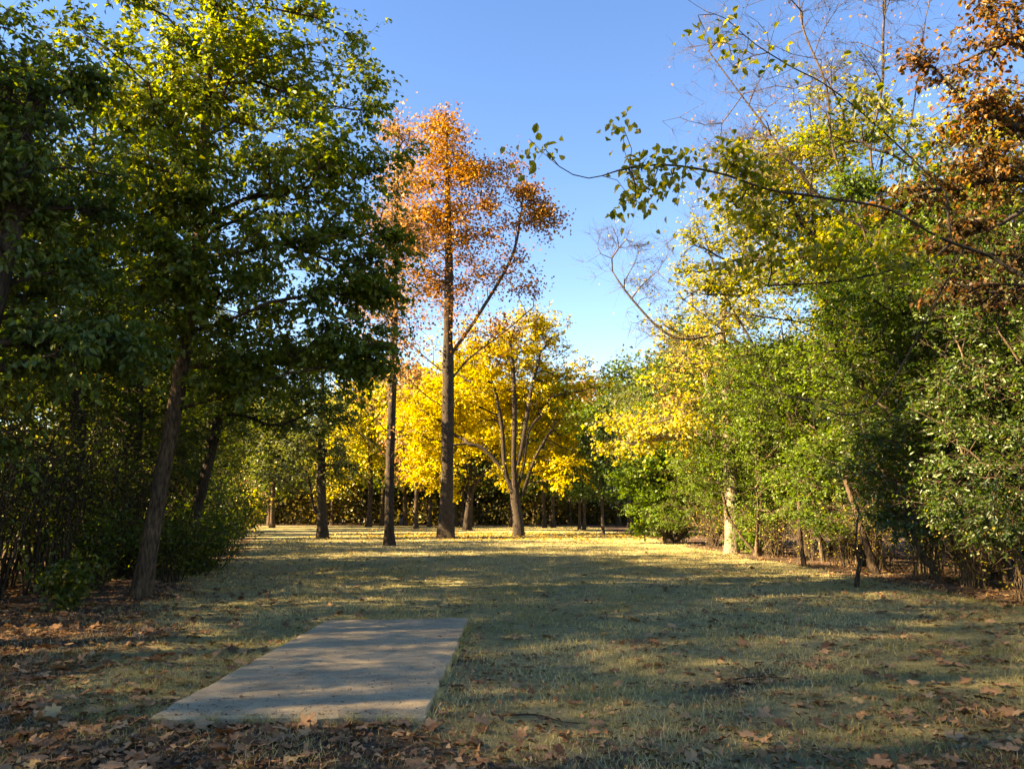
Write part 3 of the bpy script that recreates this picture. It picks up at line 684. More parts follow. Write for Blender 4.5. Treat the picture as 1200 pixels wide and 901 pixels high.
S1 = make_shrub('understory_shrub', 'low leafy shrub with thin stems at the foot of the thick leaning tree', (-8.6, 16.6, 0), 1.5, 1.0, 22, M['bark_dark'], M['dark'], 5, .10)
S2 = make_shrub('understory_shrub', 'yellow-green low shrub between the two leaning trunks', (-7.9, 20.4, 0), 1.1, .9, 20, M['bark_dark'], M['wood'], 6, .11, low=.2)
S3 = make_shrub('bare_thicket', 'thicket of bare thin stems in the shade of the left wood', (-10.5, 15.2, 0), 3.4, 1.5, 34, M['bark_dark'], M['wood'], 2, .10, twig_n=9, stem_r=.02, group='bare thickets in the left wood')
S4 = make_shrub('bare_thicket', 'sunlit tangle of arching bare stems under the right hand shrubs', (9.3, 14.6, 0), 1.8, 1.3, 30, M['bark_tan'], M['yellow'], .5, .07, twig_n=9, stem_r=.013, low=.15, arch=.7, group='tangled bare stems along the right edge')
S5 = make_shrub('green_weed', 'small leafy weed with drooping leaves beside the litter at the left edge', (-7.1, 13.0, 0), .75, .35, 9, M['bark_dark'], M['wood'], 8, .10, stem_r=.008, low=.3)
gl = 'shaded leafy shrub on the floor of the left wood'
for i, (x, y, s, m) in enumerate([(-7.6, 18.2, .9, 'wood'), (-9.2, 20.2, 1.1, 'wood'), (-8.3, 22.6, .9, 'lime'), (-9.4, 23.6, 1.3, 'wood'), (-10.6, 27, 1.5, 'wood'), (-12, 31, 1.8, 'dull'), (-13.4, 35.5, 1.8, 'wood'),
        (-14.6, 40, 2.0, 'wood'), (-16, 45, 2.0, 'wood'), (-17.5, 50, 2.0, 'wood'), (-11.2, 14.6, .8, 'dark'), (-12.8, 17.5, 1.5, 'dark'), (-12, 21, 2.2, 'dark'),
        (-13.5, 25, 2.4, 'dark'), (-15.5, 29.5, 2.4, 'wood'), (-19, 55, 2.2, 'yellow'), (-21, 62, 2.4, 'tan'), (-24, 70, 2.6, 'yellow'), (-14.5, 14, 2.4, 'dark'), (-17, 35, 2.6, 'wood')]):
    copy_tree([S1, S2][i % 2], (x, y, 0), i*1.7, s, gl if i > 2 else gl + ' close to the leaning trunks', 'shrubs on the floor of the left wood', M[m])
for i, (x, y, s) in enumerate([(-9.2, 18, .9), (-8.9, 15.6, .9), (-9, 13.9, .8), (-8.7, 11.4, .75), (-10.6, 16.8, 1.0), (-9.4, 19.6, .9), (-10, 21.6, 1), (-11.2, 24.5, 1.1), (-12.4, 28.5, 1.1), (-14, 33, 1.1), (-15.5, 38, 1.2), (-17, 43, 1.2), (-11.5, 13, 1), (-12.8, 19, 1.2), (-9.8, 12.2, .8), (-18.5, 49, 1.2), (-20.5, 56, 1.3)]):
    copy_tree(S3, (x, y, 0), i*2.2, s, 'thicket of bare thin stems in the shade of the left wood', 'bare thickets in the left wood')
for i, (x, y, s) in enumerate([(9.5, 16.8, .9), (9.6, 19, 1), (9.7, 21.4, .95), (9.6, 23.8, .85), (9.5, 26.4, .9), (9.3, 28.8, 1), (9.2, 34, 1), (9.1, 36.6, 1), (9.8, 12.6, .9), (10.8, 16, 1.2), (11, 21, 1.3), (11, 26, 1.3), (8.9, 43.5, 1.1), (9.4, 47, 1.2), (11.3, 13, 1.2), (10.2, 31.5, 1.2)]):
    copy_tree(S4, (x, y, 0), i*2.4, s, 'sunlit tangle of arching bare stems under the right hand shrubs', 'tangled bare stems along the right edge')
S6 = make_shrub('small_leafy_shrub', 'low sunlit yellow-green shrub at the foot of the pale trunk on the right', (9.1, 30.6, 0), 1.7, .9, 18, M['bark_tan'], M['lime'], 9, .13, low=.2)
dd = make_shrub('dead_sapling', 'thin dark dead sapling standing at the front of the right hand shrubs', g(1003, 688), 1.5, .25, 2, M['bark_dark'], M['tan'], 0, .1, stem_r=.028, twig_n=5)
for i, (px, py, s) in enumerate([(945, 665, .9), (1026, 672, 1.2), (1180, 690, 1.35), (1108, 680, 1.3), (900, 652, 1.1)]):
    pass
# stems leaning out of the right hand thicket
def pole(name, label, pts, r):
    pts = np.array(pts, float); b = pts[0].copy()
    p = spline(pts, .25); p[1:-1] += RNG.normal(size=(len(p)-2, 3))*.012
    p = np.vstack([p[0]-np.array([0, 0, .15]), p])
    V, Fc = tube(p - b, np.linspace(r*1.25, r*.6, len(p)), 8, .06)
    o = link(name, mesh_np(name, V, Fc, M['bark_grey'], None, True)); o.location = Vector(b); tag(o, label, 'stem'); return o
def on(px, py): return g(px, py)
b = on(1027, 672); pole('shrub_stem', 'stout bare brown shrub stem standing in front of the right hand thicket', [b, b+np.array([-.15, .3, 1.0]), b+np.array([-.3, .8, 2.4])], .10)
b = on(1183, 690); pole('shrub_stem', 'pale bare shrub stem leaning left at the right picture edge', [b, b+np.array([-.25, .2, .9]), b+np.array([-.7, .5, 2.2])], .075)
b = on(1104, 684); pole('shrub_stem', 'dark thin shrub stem leaning left inside the right hand thicket', [b, b+np.array([-.35, .3, .9]), b+np.array([-.5, .8, 2.3])], .065)
b = on(942, 664); pole('shrub_stem', 'thin bare shrub stem under the shrubs midway along the right edge', [b, b+np.array([.05, .3, .9]), b+np.array([.3, .9, 2.3])], .06)

# the mass of brush that closes the far end of the lawn
acc = Acc(); n = 32000
xs = RNG.uniform(-75, 60, n); ys = 108 + RNG.gamma(1.6, 3.2, n) + 3*np.sin(xs*.13); hs = (2.4 + 1.2*np.sin(xs*.31)*np.sin(xs*.11+1) + 3.5*RNG.random(n)**2)
zs = hs*RNG.random(n)**.8
ext = RNG.random(n) < .45
xs[ext] = RNG.uniform(-48, -24, ext.sum()); ys[ext] = 58 + (-24 - xs[ext])*1.9 + RNG.gamma(1.5, 2.5, ext.sum())
pos = np.stack([xs, ys, zs], 1)
V, Fc, k = leaves_np(pos, RNG.normal(size=(n, 3)), RNG.normal(size=(n, 3)) + np.array([0, -.5, .5]), RNG.uniform(.3, .6, n), RNG.uniform(.2, .4, n))
o = link('brush', mesh_np('brush', V, Fc, M['brush'], np.repeat(np.clip(RNG.beta(2, 2, n) + .25*np.sin(xs*.4), 0, 1), k)))
tag(o, 'dense low brush closing the far end of the lawn', 'brush', kind='stuff')

n = 60000; xs = RNG.uniform(-120, 110, n); ys = 136 + RNG.normal(size=n)*5; zs = (15 + 2.5*np.sin(xs*.16)+2*np.sin(xs*.43))*RNG.random(n)
V, Fc, k = leaves_np(np.stack([xs, ys, zs], 1), RNG.normal(size=(n, 3)), RNG.normal(size=(n, 3))+np.array([0, -.5, .5]), RNG.uniform(.9, 1.7, n), RNG.uniform(.7, 1.2, n))
o = link('distant_woods', mesh_np('distant_woods', V, Fc, M['brush'], np.repeat(np.clip(RNG.beta(2, 2, n)+.2*np.sin(xs*.2), 0, 1), k)))
tag(o, 'distant unbroken woods far behind the lawn', 'woods', kind='stuff')

# ------------------------------------------------------------------ ground
PADQ = [G(180, 838, .06), G(497, 836, .06), G(549, 724, .06), G(385, 726, .06)]
def bare(x, y):
    """0 grass .. 1 bare earth and leaf litter"""
    n = .9*np.sin(x*1.3 + y*.7) + .5*np.sin(x*.55 - y*.9 + 1) + .4*np.sin(x*2.7 + 1.7*np.sin(y*1.9))
    edge = np.interp(y, [0, 6, 9, 13, 20, 35, 60, 110], [-2.5, -3.3, -4.7, -6.0, -7.6, -11.5, -19, -40])
    left = 1/(1 + np.exp((x - edge - .45*n)*2.2))
    re = np.interp(y, [0, 10, 14, 30, 50, 110], [7.6, 8.3, 8.4, 8.2, 8.6, 9.5])
    right = 1/(1 + np.exp(-(x - re - .3*n)*3))
    front = 1/(1 + np.exp((y - 5.9 - .5*n - .16*np.clip(-x, -2, 3))*2.3))
    worn = .4*np.exp(-((x+.3)**2/.5 + ((y-6.6)/2.2)**2))
    spots = .62*np.clip(1.5*np.sin(x*1.9+1.3*np.sin(y*1.1+.4))*np.sin(y*1.35+1.2*np.sin(x*1.1)) - .55, 0, 1)*np.clip((17-y)/8, 0, 1)
    far = 1/(1 + np.exp(-(y - 103 - 2*n)*.8))
    return np.clip(np.maximum.reduce([left, right, front*.72, worn, far, spots]), 0, 1)

gx = np.concatenate([-np.geomspace(700, 14, 26), np.linspace(-13, 13, 131), np.geomspace(14, 700, 26)])
gy = np.concatenate([np.linspace(-200, 0, 12), np.linspace(2, 26, 121), np.geomspace(27, 1400, 50)])
XX, YY = np.meshgrid(gx, gy)
def hgt(x, y):
    d = np.hypot(x, y)
    h = .02*np.sin(x*.9+.3)*np.sin(y*.8) + .012*np.sin(x*2.3+y*1.1)
    inpad = np.clip(np.minimum.reduce([(x+3.1)/.4, (-.15-x)/.4, (y-5.7)/.3, (12-y)/.4]), 0, 1)
    return h*(1-inpad)*np.exp(-(d/60)**2)
ZZ = hgt(XX, YY)
V = np.stack([XX, YY, ZZ], -1).reshape(-1, 3)
ny, nx = XX.shape
i = np.arange(ny-1)[:, None]*nx + np.arange(nx-1)[None]
Fc = np.stack([i, i+1, i+nx+1, i+nx], -1).reshape(-1, 4)
m, n_, N, L = new_mat('lawn_soil')
at = N.new('ShaderNodeAttribute'); at.attribute_name = 'tint'
tc = N.new('ShaderNodeTexCoord')
def noise(sc, det=5, rough=.6):
    z = N.new('ShaderNodeTexNoise'); z.inputs['Scale'].default_value = sc; z.inputs['Detail'].default_value = det; z.inputs['Roughness'].default_value = rough
    L.new(tc.outputs['Object'], z.inputs['Vector']); return z
na, nb_, nc, nf = noise(.35), noise(2.2), noise(9), noise(60, 6, .7)
rg = ramp(N, [(.35, (.185, .17, .07)), (.5, (.28, .243, .11)), (.66, (.415, .345, .175))]); L.new(nb_.outputs[0], rg.inputs[0])
rg2 = ramp(N, [(.4, (.14, .145, .07)), (.62, (.35, .31, .17))]); L.new(nc.outputs[0], rg2.inputs[0])
mg = N.new('ShaderNodeMixRGB'); mg.inputs[0].default_value = .5; L.new(rg.outputs[0], mg.inputs[1]); L.new(rg2.outputs[0], mg.inputs[2])
rd = ramp(N, [(.3, (.045, .03, .022)), (.5, (.10, .068, .048)), (.7, (.19, .125, .08))]); L.new(nf.outputs[0], rd.inputs[0])
ad = N.new('ShaderNodeMath'); ad.operation = 'ADD'; L.new(at.outputs['Fac'], ad.inputs[0])
sb = N.new('ShaderNodeMath'); sb.operation = 'MULTIPLY_ADD'; L.new(nc.outputs[0], sb.inputs[0]); sb.inputs[1].default_value = .9; sb.inputs[2].default_value = -.45; L.new(sb.outputs[0], ad.inputs[1])
rm = ramp(N, [(.38, (0, 0, 0)), (.62, (1, 1, 1))]); L.new(ad.outputs[0], rm.inputs[0])
mf = N.new('ShaderNodeMixRGB'); L.new(rm.outputs[0], mf.inputs[0]); L.new(mg.outputs[0], mf.inputs[1]); L.new(rd.outputs[0], mf.inputs[2])
pr = N.new('ShaderNodeBsdfPrincipled'); pr.inputs['Roughness'].default_value = 1; pr.inputs['Specular IOR Level'].default_value = .1
L.new(mf.outputs[0], pr.inputs['Base Color'])
bp = N.new('ShaderNodeBump'); bp.inputs['Strength'].default_value = 1; bp.inputs['Distance'].default_value = .05; L.new(nf.outputs[0], bp.inputs['Height']); L.new(bp.outputs[0], pr.inputs['Normal'])
ou = N.new('ShaderNodeOutputMaterial'); L.new(pr.outputs[0], ou.inputs[0])
go = link('lawn', mesh_np('lawn', V, Fc, m, bare(V[:, 0], V[:, 1]), True)); tag(go, kind='structure')

# concrete pad
import bmesh
bm = bmesh.new()
q = [np.array(p) for p in PADQ]; cen = sum(q)/4
ns, nl = 10, 26
grid = [[None]*(ns+1) for _ in range(nl+1)]
for a in range(nl+1):
    for b_ in range(ns+1):
        u, v = b_/ns, a/nl
        p = (q[0]*(1-u)+q[1]*u)*(1-v) + (q[3]*(1-u)+q[2]*u)*v
        e = min(a, nl-a, b_, ns-b_) == 0
        jit = RNG.normal(size=3)*np.array([.009, .009, .003]) if e else RNG.normal(size=3)*np.array([0, 0, .0012])
        grid[a][b_] = bm.verts.new(Vector([float(w) for w in (p - cen + jit)]))
for a in range(nl):
    for b_ in range(ns): bm.faces.new((grid[a][b_], grid[a][b_+1], grid[a+1][b_+1], grid[a+1][b_]))
ring = [grid[0][i] for i in range(ns+1)] + [grid[i][ns] for i in range(1, nl+1)] + [grid[nl][i] for i in range(ns-1, -1, -1)] + [grid[i][0] for i in range(nl-1, 0, -1)]
mid = [bm.verts.new(v.co + Vector((v.co.x*.006+RNG.normal()*.004, math.copysign(.012, v.co.y)*(abs(v.co.y) > 2.5)+RNG.normal()*.004, -.022))) for v in ring]
low = [bm.verts.new(v.co + Vector((RNG.normal()*.008, RNG.normal()*.008, -.16))) for v in ring]
for i in range(len(ring)):
    j = (i+1) % len(ring)
    bm.faces.new((ring[j], ring[i], mid[i], mid[j])); bm.faces.new((mid[j], mid[i], low[i], low[j]))
me = bpy.data.meshes.new('concrete_pad'); bm.to_mesh(me); bm.free()
m, n_, N, L = new_mat('worn_concrete'); tc = N.new('ShaderNodeTexCoord')
a1, a2, a3 = noise(1.2), noise(7, 6, .7), noise(90, 4, .8)
vo = N.new('ShaderNodeTexVoronoi'); vo.inputs['Scale'].default_value = 9; vo.inputs['Randomness'].default_value = 1; L.new(tc.outputs['Object'], vo.inputs['Vector'])
r1 = ramp(N, [(.3, (.25, .205, .14)), (.5, (.35, .285, .19)), (.7, (.40, .32, .21))]); L.new(a1.outputs[0], r1.inputs[0])
r2 = ramp(N, [(.3, (.45, .44, .42)), (.62, (1.1, 1.1, 1.1))]); L.new(a2.outputs[0], r2.inputs[0])
mm = N.new('ShaderNodeMixRGB'); mm.blend_type = 'MULTIPLY'; mm.inputs[0].default_value = .55; L.new(r1.outputs[0], mm.inputs[1]); L.new(r2.outputs[0], mm.inputs[2])
r3 = ramp(N, [(.36, (.35, .33, .3)), (.5, (1, 1, 1)), (.66, (1.15, 1.12, 1.08))]); L.new(a3.outputs[0], r3.inputs[0])
m2 = N.new('ShaderNodeMixRGB'); m2.blend_type = 'MULTIPLY'; m2.inputs[0].default_value = .6; L.new(mm.outputs[0], m2.inputs[1]); L.new(r3.outputs[0], m2.inputs[2])
rv = ramp(N, [(.05, (.3, .27, .24)), (.085, (1, 1, 1))]); L.new(vo.outputs['Distance'], rv.inputs[0])
m3 = N.new('ShaderNodeMixRGB'); m3.blend_type = 'MULTIPLY'; m3.inputs[0].default_value = .8; L.new(m2.outputs[0], m3.inputs[1]); L.new(rv.outputs[0], m3.inputs[2])
pr = N.new('ShaderNodeBsdfPrincipled'); pr.inputs['Roughness'].default_value = 1; pr.inputs['Specular IOR Level'].default_value = .1; L.new(m3.outputs[0], pr.inputs['Base Color'])
bp = N.new('ShaderNodeBump'); bp.inputs['Strength'].default_value = .5; bp.inputs['Distance'].default_value = .012; L.new(a3.outputs[0], bp.inputs['Height']); L.new(bp.outputs[0], pr.inputs['Normal'])
ou = N.new('ShaderNodeOutputMaterial'); L.new(pr.outputs[0], ou.inputs[0])
me.materials.append(m)
pad = link('concrete_pad', me); pad.location = Vector([float(v) for v in cen]); tag(pad, 'grey worn rectangular concrete tee pad set in the grass in the foreground', 'pad')

def inpad(x, y, mg=0.0):
    xl = np.interp(y, [q[0][1], q[3][1]], [q[0][0], q[3][0]]); xr = np.interp(y, [q[1][1], q[2][1]], [q[1][0], q[2][0]])
    return (x > xl-mg) & (x < xr+mg) & (y > q[0][1]-mg) & (y < q[3][1]+mg)

# ------------------------------------------------------------------ grass blades
def field(n, y0, y1, pw=1.0, wide=.68, extra=1.0):
    u = RNG.random(n); y = y0*(y1/y0)**(u**pw) if pw != 1 else y0*(y1/y0)**u
    x = RNG.uniform(-1, 1, n)*(wide*y + extra); return x, y
x, y = field(430000, 4.4, 60, 1.0)
keep = (RNG.random(len(x)) > bare(x, y)*1.08 - .03) & ~inpad(x, y, .0) & (x > -14) & (x < 10)
clump = np.sin(x*3.1+1.3*np.sin(y*2.3))*np.sin(y*2.7+1.1*np.sin(x*1.9)); keep &= RNG.random(len(x)) < .62 + .42*clump
x, y = x[keep], y[keep]; clump = clump[keep]; n = len(x)
# a ragged fringe along the pad's edges
fx = []; fy = []
for a_, b_ in ((0, 1), (1, 2), (3, 0), (2, 3)):
    k = 1500; t = RNG.random(k); p = q[a_][None]*(1-t[:, None]) + q[b_][None]*t[:, None]
    out = p - cen; out[:, 2] = 0
    keepf = (np.sin(t*37+a_*3)+np.sin(t*61) + RNG.normal(size=k)*.7) > .3
    nrm = np.array([[0, -1, 0], [1, .0, 0], [-1, 0, 0], [0, 1, 0]])[[(0, 1), (1, 2), (3, 0), (2, 3)].index((a_, b_))]
    p = p + nrm*RNG.uniform(.012, .06, (k, 1)); fx.append(p[keepf, 0]); fy.append(p[keepf, 1])
x = np.concatenate([x, *fx]); y = np.concatenate([y, *fy]); clump = np.concatenate([clump, np.full(len(x)-n, .6)]); n = len(x)
hh = RNG.uniform(.018, .055, n)*(1 + .35*clump)*(1+.012*y); hh[-sum(map(len, fx)):] *= 1.55
wd = np.clip(.0016 + .00045*y, .002, .02)*RNG.uniform(.7, 1.3, n)
a = RNG.uniform(0, 2*math.pi, n); ld = RNG.uniform(0, 2*math.pi, n); ll = RNG.gamma(2, .45, n)*hh
z = hgt(x, y)
b0 = np.stack([x, y, z-.004], 1); sd = np.stack([np.cos(a), np.sin(a), 0*a], 1)*wd[:, None]*.5; dl = np.stack([np.cos(ld)*ll, np.sin(ld)*ll, hh], 1)
V = np.stack([b0-sd, b0+sd, b0+sd*.7+dl*np.array([.45, .45, .65]), b0+dl, b0-sd*.7+dl*np.array([.45, .45, .65])], 1)
V = V[:, [0, 1, 2, 4, 3]]
Fq = (np.arange(n)[:, None]*5 + np.array([[0, 1, 2, 3]]))
Ft = (np.arange(n)[:, None]*5 + np.array([[3, 2, 4, 4]]))[:, :3]
FcT = np.concatenate([Fq[:, [0, 1, 2]], Fq[:, [0, 2, 3]], Ft])
patch = .16*np.sin(x*.8+2*np.sin(y*.33)) + .13*np.sin(x*2.1-y*1.3) + .12*np.clip((y-14)/25, 0, 1)
tn = np.clip(RNG.beta(1.7, 2.0, n) + patch + .06, 0, 1)
o = link('grass', mesh_np('grass', V.reshape(-1, 3), FcT, M['blade'], np.repeat(tn, 5))); tag(o, 'short patchy grey-green grass with straw coloured blades', 'grass', kind='stuff')

# ------------------------------------------------------------------ fallen leaves
def lobed(seed):
    r = np.random.default_rng(seed); lobes = r.choice([5, 5, 3]); K = 26; th = np.linspace(0, 2*math.pi, K, endpoint=False)
    # lobes fan from the stalk at -90 deg
    rad = np.full(K, .5)
    for c, am in ([(90, .62), (35, .55), (145, .55), (-15, .42), (195, .42)] if lobes == 5 else [(90, .6), (30, .5), (150, .5)]):
        dlt = np.abs((np.degrees(th) - c + 180) % 360 - 180); rad = np.maximum(rad, .48 + am*.85*np.clip(1-dlt/26, 0, 1)**.8*r.uniform(.8, 1.15))
    rad *= 1 + r.normal(size=K)*.05
    dlt = np.abs((np.degrees(th) + 90 + 180) % 360 - 180); rad *= np.where(dlt < 22, .45, 1)
    pts = np.stack([np.cos(th)*rad, np.sin(th)*rad, 0*th], 1)*.55
    ip = pts*.5
    cx, cy = r.uniform(-.9, .9), r.uniform(.1, .95); tw = r.uniform(-.6, .6)
    ctr = np.array([[0, 0, 0.]])
    A = np.vstack([ctr, ip, pts])
    A[:, 2] = cy*A[:, 0]**2 + cx*A[:, 1]**2*.8 + tw*A[:, 0]*A[:, 1] + np.concatenate([[0], r.normal(size=K)*.015, r.normal(size=K)*.05])
    A[:, 2] -= A[:, 2].min()
    i = np.arange(K); j = (i+1) % K
    T = np.vstack([np.stack([0*i, 1+i, 1+j], 1), np.stack([1+i, 1+K+i, 1+K+j], 1), np.stack([1+i, 1+K+j, 1+j], 1)])
    st = np.array([[0, -.05, .0], [.02, -.05, .0], [.03, -.62, A[:, 2].max()*.3]])
    T = np.vstack([T, [[len(A), len(A)+1, len(A)+2]]])
    return np.vstack([A, st]), T
LOB = [lobed(i) for i in range(14)]

def scatter(n, y0, y1, wide=.7):
    x, y = field(n, y0, y1, 1.0, wide)
    b = bare(x, y)
    swl = .5 + .5*np.sin(x*1.7 + 1.4*np.sin(y*1.1))*np.sin(y*1.5 + np.sin(x*1.2))
    leftw = 1/(1+np.exp((x + 2.2 + .12*(y-6))*1.5))
    rightw = 1/(1+np.exp(-(x - 2.6 - .1*(y-6))*1.1))
    pr = .10 + .75*rightw*swl + .85*leftw*(.4+.6*b) + .5*(b > .5)*(x > 6) + .06*b*(y < 6.6)*(x < .1)
    k = RNG.random(n) < pr
    return x[k], y[k]
x, y = scatter(22000, 4.5, 55)
k = ~inpad(x, y, .03) & (x > -16) & (x < 12)
x, y = x[k], y[k]
# drift against the near edge of the pad
k = 62; ex = RNG.uniform(q[0][0]+.15, q[1][0]+.1, k); ey = q[0][1] - np.abs(RNG.normal(size=k))*.22 - .05
x = np.concatenate([x, ex]); y = np.concatenate([y, ey])
n = len(x); size = RNG.gamma(8, .132/8, n)*np.where(x < 0, 1.05, .95)*np.where(RNG.random(n) < .3, .55, 1); size = np.clip(size, .04, .185)
score = size/np.hypot(x, y)
vis = np.abs(x) < .635*y
rank = np.argsort(-np.where(vis, score, 0)); NIND = 290
ind, rest = rank[:NIND], rank[NIND:]
LV = [mesh_np('fallen_leaf', A*1.0, T, M['litter'], np.full(len(A), .5)) for A, T in LOB]
TINTS = [.08, .25, .42, .55, .68, .8, .93]
LVT = [[mesh_np('fallen_leaf', A, T, M['litter'], np.clip(tv + .06*np.sin(A[:, 0]*14)*np.cos(A[:, 1]*11), 0, 1)) for tv in TINTS] for A, T in LOB]
GROUPL = 'fallen leaves'
words = ['dark brown', 'dark brown', 'brown', 'brown', 'tan', 'tan', 'yellowish']
for i in ind:
    ti = int(np.clip(RNG.beta(2, 2.2)*7, 0, 6)); me = LVT[RNG.integers(len(LOB))][ti]
    o = link('fallen_leaf', me); s = float(size[i])
    o.scale = (s, s, s*RNG.uniform(.35, .95)); o.location = (float(x[i]), float(y[i]), float(hgt(x[i], y[i])) + .008 + .012*RNG.random())
    o.rotation_euler = (RNG.normal()*.22 + (math.pi if RNG.random() < .35 else 0), RNG.normal()*.22, RNG.uniform(0, 6.28))
    if abs(o.rotation_euler[0]) > 1.5: o.location.z += s*.18
    where = ('in the drift against the near edge of the concrete pad' if (q[0][0] < x[i] < q[1][0]+.15 and y[i] < q[0][1]) else
             'on the litter covered ground left of the concrete pad' if x[i] < -1.5 else 'on the lawn right of the concrete pad' if x[i] > -.7 else 'on the grass beyond the concrete pad')
    tag(o, f'{words[ti]} lobed leaf lying {where}', 'leaf', f'{words[ti]} leaves {where}')
acc = Acc()
for v in range(len(LOB)):
    A, T = LOB[v]; sel = rest[v::len(LOB)]
    m_ = len(sel); az = RNG.uniform(0, 6.28, m_); c_, s_ = np.cos(az), np.sin(az)
    zf = RNG.uniform(.35, 1.0, m_)*np.where(RNG.random(m_) < .35, -1, 1)
    tx, ty = RNG.normal(size=m_)*.22, RNG.normal(size=m_)*.22
    sx = size[sel]
    loc = A[None]*sx[:, None, None]
    X = loc[..., 0]*c_[:, None] - loc[..., 1]*s_[:, None]; Y = loc[..., 0]*s_[:, None] + loc[..., 1]*c_[:, None]; Z = loc[..., 2]*zf[:, None] + tx[:, None]*X + ty[:, None]*Y
    Z = Z - Z.min(1)[:, None]*.8
    VV = np.stack([X + x[sel][:, None], Y + y[sel][:, None], Z + hgt(x[sel], y[sel])[:, None] + .006], -1).reshape(-1, 3)
    FF = (np.arange(m_)[:, None, None]*len(A) + T[None]).reshape(-1, 3)
    acc.add(VV, FF, np.repeat(RNG.beta(1.8, 2.0, m_), len(A)))
o = link('leaf_litter', acc.mesh('leaf_litter', M['litter'])); tag(o, 'scattered brown fallen leaves over lawn and wood floor', 'leaf litter', kind='stuff')
# litter under the woods and crumbs of leaf on the lawn
n = 60000; x, y = field(n, 4.5, 60, 1.0, .72)
b = bare(x, y); k = (RNG.random(n) < .10 + .9*b) & ~inpad(x, y, .01); x, y = x[k], y[k]; n = len(x)
V, Fc, k = leaves_np(np.stack([x, y, hgt(x, y)+.006+.015*RNG.random(n)], 1), np.stack([RNG.normal(size=n), RNG.normal(size=n), RNG.normal(size=n)*.3], 1), RNG.normal(size=(n, 3))*.4 + np.array([0, 0, 1]),
    RNG.uniform(.02, .075, n)*(1+.012*y), RNG.uniform(.012, .05, n)*(1+.012*y))
o = link('leaf_crumbs', mesh_np('leaf_crumbs', V, Fc, M['litter'], np.repeat(RNG.beta(1.6, 2, n), k))); tag(o, 'small broken leaf fragments in the grass', 'leaf litter', kind='stuff')
n = 3500; a = RNG.uniform(0, 6.28, n); rr = 10.5*np.sqrt(RNG.random(n))
x = .5 + rr*np.cos(a) + RNG.normal(size=n)*2; y = 56 + rr*np.sin(a)*.9
h2 = RNG.random(n) < .35; x[h2] = RNG.uniform(-14, 9, h2.sum()); y[h2] = RNG.uniform(42, 95, h2.sum())
V, Fc, k = leaves_np(np.stack([x, y, hgt(x, y)+.02+.03*RNG.random(n)], 1), np.stack([RNG.normal(size=n), RNG.normal(size=n), RNG.normal(size=n)*.25], 1), RNG.normal(size=(n, 3))*.3 + np.array([0, 0, 1]),
    RNG.uniform(.10, .22, n), RNG.uniform(.08, .18, n))
o = link('yellow_leaf_litter', mesh_np('yellow_leaf_litter', V, Fc, M['gold_litter'], np.repeat(RNG.beta(1.2, 2.2, n), k))); tag(o, 'golden leaves fallen on the grass around the maple', 'leaf litter', kind='stuff')
# leaves and specks lying on the pad
for px, py, s, ti, lb in [(383, 727, .10, 2, 'curled brown leaf standing on the far left corner of the concrete pad'), (409, 751, .035, 1, 'small dark leaf fragment in the upper middle of the concrete pad'),
        (516, 746, .06, 0, 'dark twig-like leaf scrap near the far right corner of the pad'), (283, 817, .06, 2, 'small reddish brown leaf near the front left of the pad'), (437, 798, .035, 1, 'tiny dark leaf scrap right of the pad centre'),
        (360, 728, .09, 3, 'brown leaf on the grass touching the far left corner of the pad')]:
    o = link('fallen_leaf', LVT[(px*7) % len(LOB)][ti]); p = G(px, py, .065 if px != 360 else .02); o.location = Vector([float(v) for v in p]); o.scale = (s, s, s*1.4); o.rotation_euler = (.3, .2, px)
    tag(o, lb, 'leaf', GROUPL)
n = 900; u, v = RNG.random((2, n, 1)); v = np.where(RNG.random((n, 1)) < .45, v**5*.3, v); p = (q[0]*(1-u)+q[1]*u)*(1-v) + (q[3]*(1-u)+q[2]*u)*v; p[:, 2] = .0625
V, Fc, k = leaves_np(p, RNG.normal(size=(n, 3))*np.array([1, 1, .1]), RNG.normal(size=(n, 3))*.25 + np.array([0, 0, 1]), RNG.uniform(.006, .03, n), RNG.uniform(.004, .015, n))
o = link('pad_debris', mesh_np('pad_debris', V, Fc, M['litter'], np.repeat(RNG.beta(1.2, 3, n), k))); tag(o, 'dark crumbs of leaf scattered over the concrete pad', 'debris', kind='stuff')
# sticks
for px, py, ln, az, lb in [(905, 797, .9, .1, 'thin dark stick lying in the grass right of the pad'), (640, 845, .6, -.5, 'short dark stick lying on bare earth right of the pad corner'), (560, 690, .5, .4, 'small stick on the grass beyond the pad')]:
    b = g(px, py); p = spline([(-ln/2, 0, .012), (-.1, .03, .03), (.15, -.02, .02), (ln/2, .04, .015)], .07); V, Fc = tube(p, np.linspace(.008, .003, len(p)), 5, .1)
    o = link('fallen_stick', mesh_np('fallen_stick', V, Fc, M['bark_dark'])); o.location = Vector([float(v) for v in b]); o.rotation_euler = (0, 0, az); tag(o, lb, 'stick')

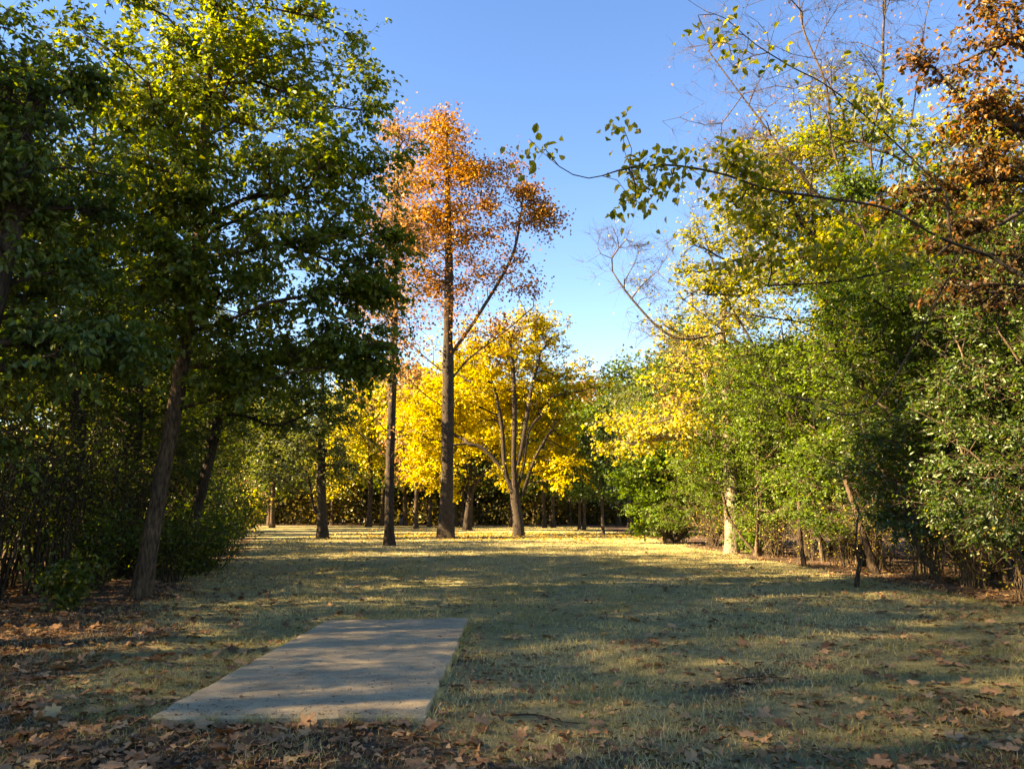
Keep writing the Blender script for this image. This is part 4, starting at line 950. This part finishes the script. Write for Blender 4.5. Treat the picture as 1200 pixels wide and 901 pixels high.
# ------------------------------------------------------------------ walker
def skin(name, pts, edges, radii, mat, parent, lev=2):
    me = bpy.data.meshes.new(name); me.from_pydata(pts, edges, [])
    o = link(name, me, parent); me.materials.append(mat)
    sm = o.modifiers.new('skin', 'SKIN')
    for v, r in zip(me.skin_vertices[0].data, radii): v.radius = (r, r) if not isinstance(r, tuple) else r
    me.skin_vertices[0].data[0].use_root = True
    sb = o.modifiers.new('sub', 'SUBSURF'); sb.levels = lev; sb.render_levels = lev
    return o
pb = g(470, 616)
pe = empty('person', pb); tag(pe, 'person in dark jacket and blue jeans walking between the far trunks', 'person')
Mskin, Mj, Mt, Mh = plain_mat('skin', (.42, .26, .19), .6), plain_mat('dark_jacket', (.018, .018, .022)), plain_mat('blue_jeans', (.09, .12, .2)), plain_mat('dark_hair', (.03, .02, .015))
pts = [(0, 0, .95), (0, 0, 1.15), (0, -.01, 1.38), (0, -.02, 1.5), (0, -.03, 1.62), (0, -.03, 1.70), (.19, 0, 1.40), (.24, .06, 1.14), (.23, -.04, .92), (.23, -.07, .84), (-.19, 0, 1.40), (-.24, -.06, 1.14), (-.23, -.2, .98), (-.22, -.26, .92),
       (.1, 0, .9), (.11, -.14, .5), (.11, -.12, .08), (.11, -.26, .03), (-.1, 0, .9), (-.11, .08, .5), (-.11, .28, .13), (-.11, .2, .03)]
ed = [(0, 1), (1, 2), (2, 3), (3, 4), (4, 5), (2, 6), (6, 7), (7, 8), (8, 9), (2, 10), (10, 11), (11, 12), (12, 13), (0, 14), (14, 15), (15, 16), (16, 17), (0, 18), (18, 19), (19, 20), (20, 21)]
rd_ = [.13, .12, .14, .055, .085, .07, .055, .042, .032, .035, .055, .042, .032, .035, .085, .06, .042, .035, .085, .06, .042, .035]
skin('body', pts, ed, rd_, Mskin, pe)
jp = [pts[i] for i in (0, 1, 2, 6, 7, 8, 10, 11, 12)]; jp[0] = (0, 0, .86)
skin('jacket', jp + [(0, -.01, 1.46)], [(0, 1), (1, 2), (2, 3), (3, 4), (4, 5), (2, 6), (6, 7), (7, 8), (2, 9)], [.185, .17, .19, .085, .07, .06, .085, .07, .06, .1], Mj, pe)
skin('trousers', [pts[0]] + [pts[i] for i in (14, 15, 16, 18, 19, 20)], [(0, 1), (1, 2), (2, 3), (0, 4), (4, 5), (5, 6)], [.15, .115, .085, .07, .115, .085, .07], Mt, pe)
skin('hair', [(0, .0, 1.66), (0, -.02, 1.73), (0, .03, 1.6)], [(0, 1), (0, 2)], [.1, .085, .07], Mh, pe)
pe.rotation_euler = (0, 0, .5)
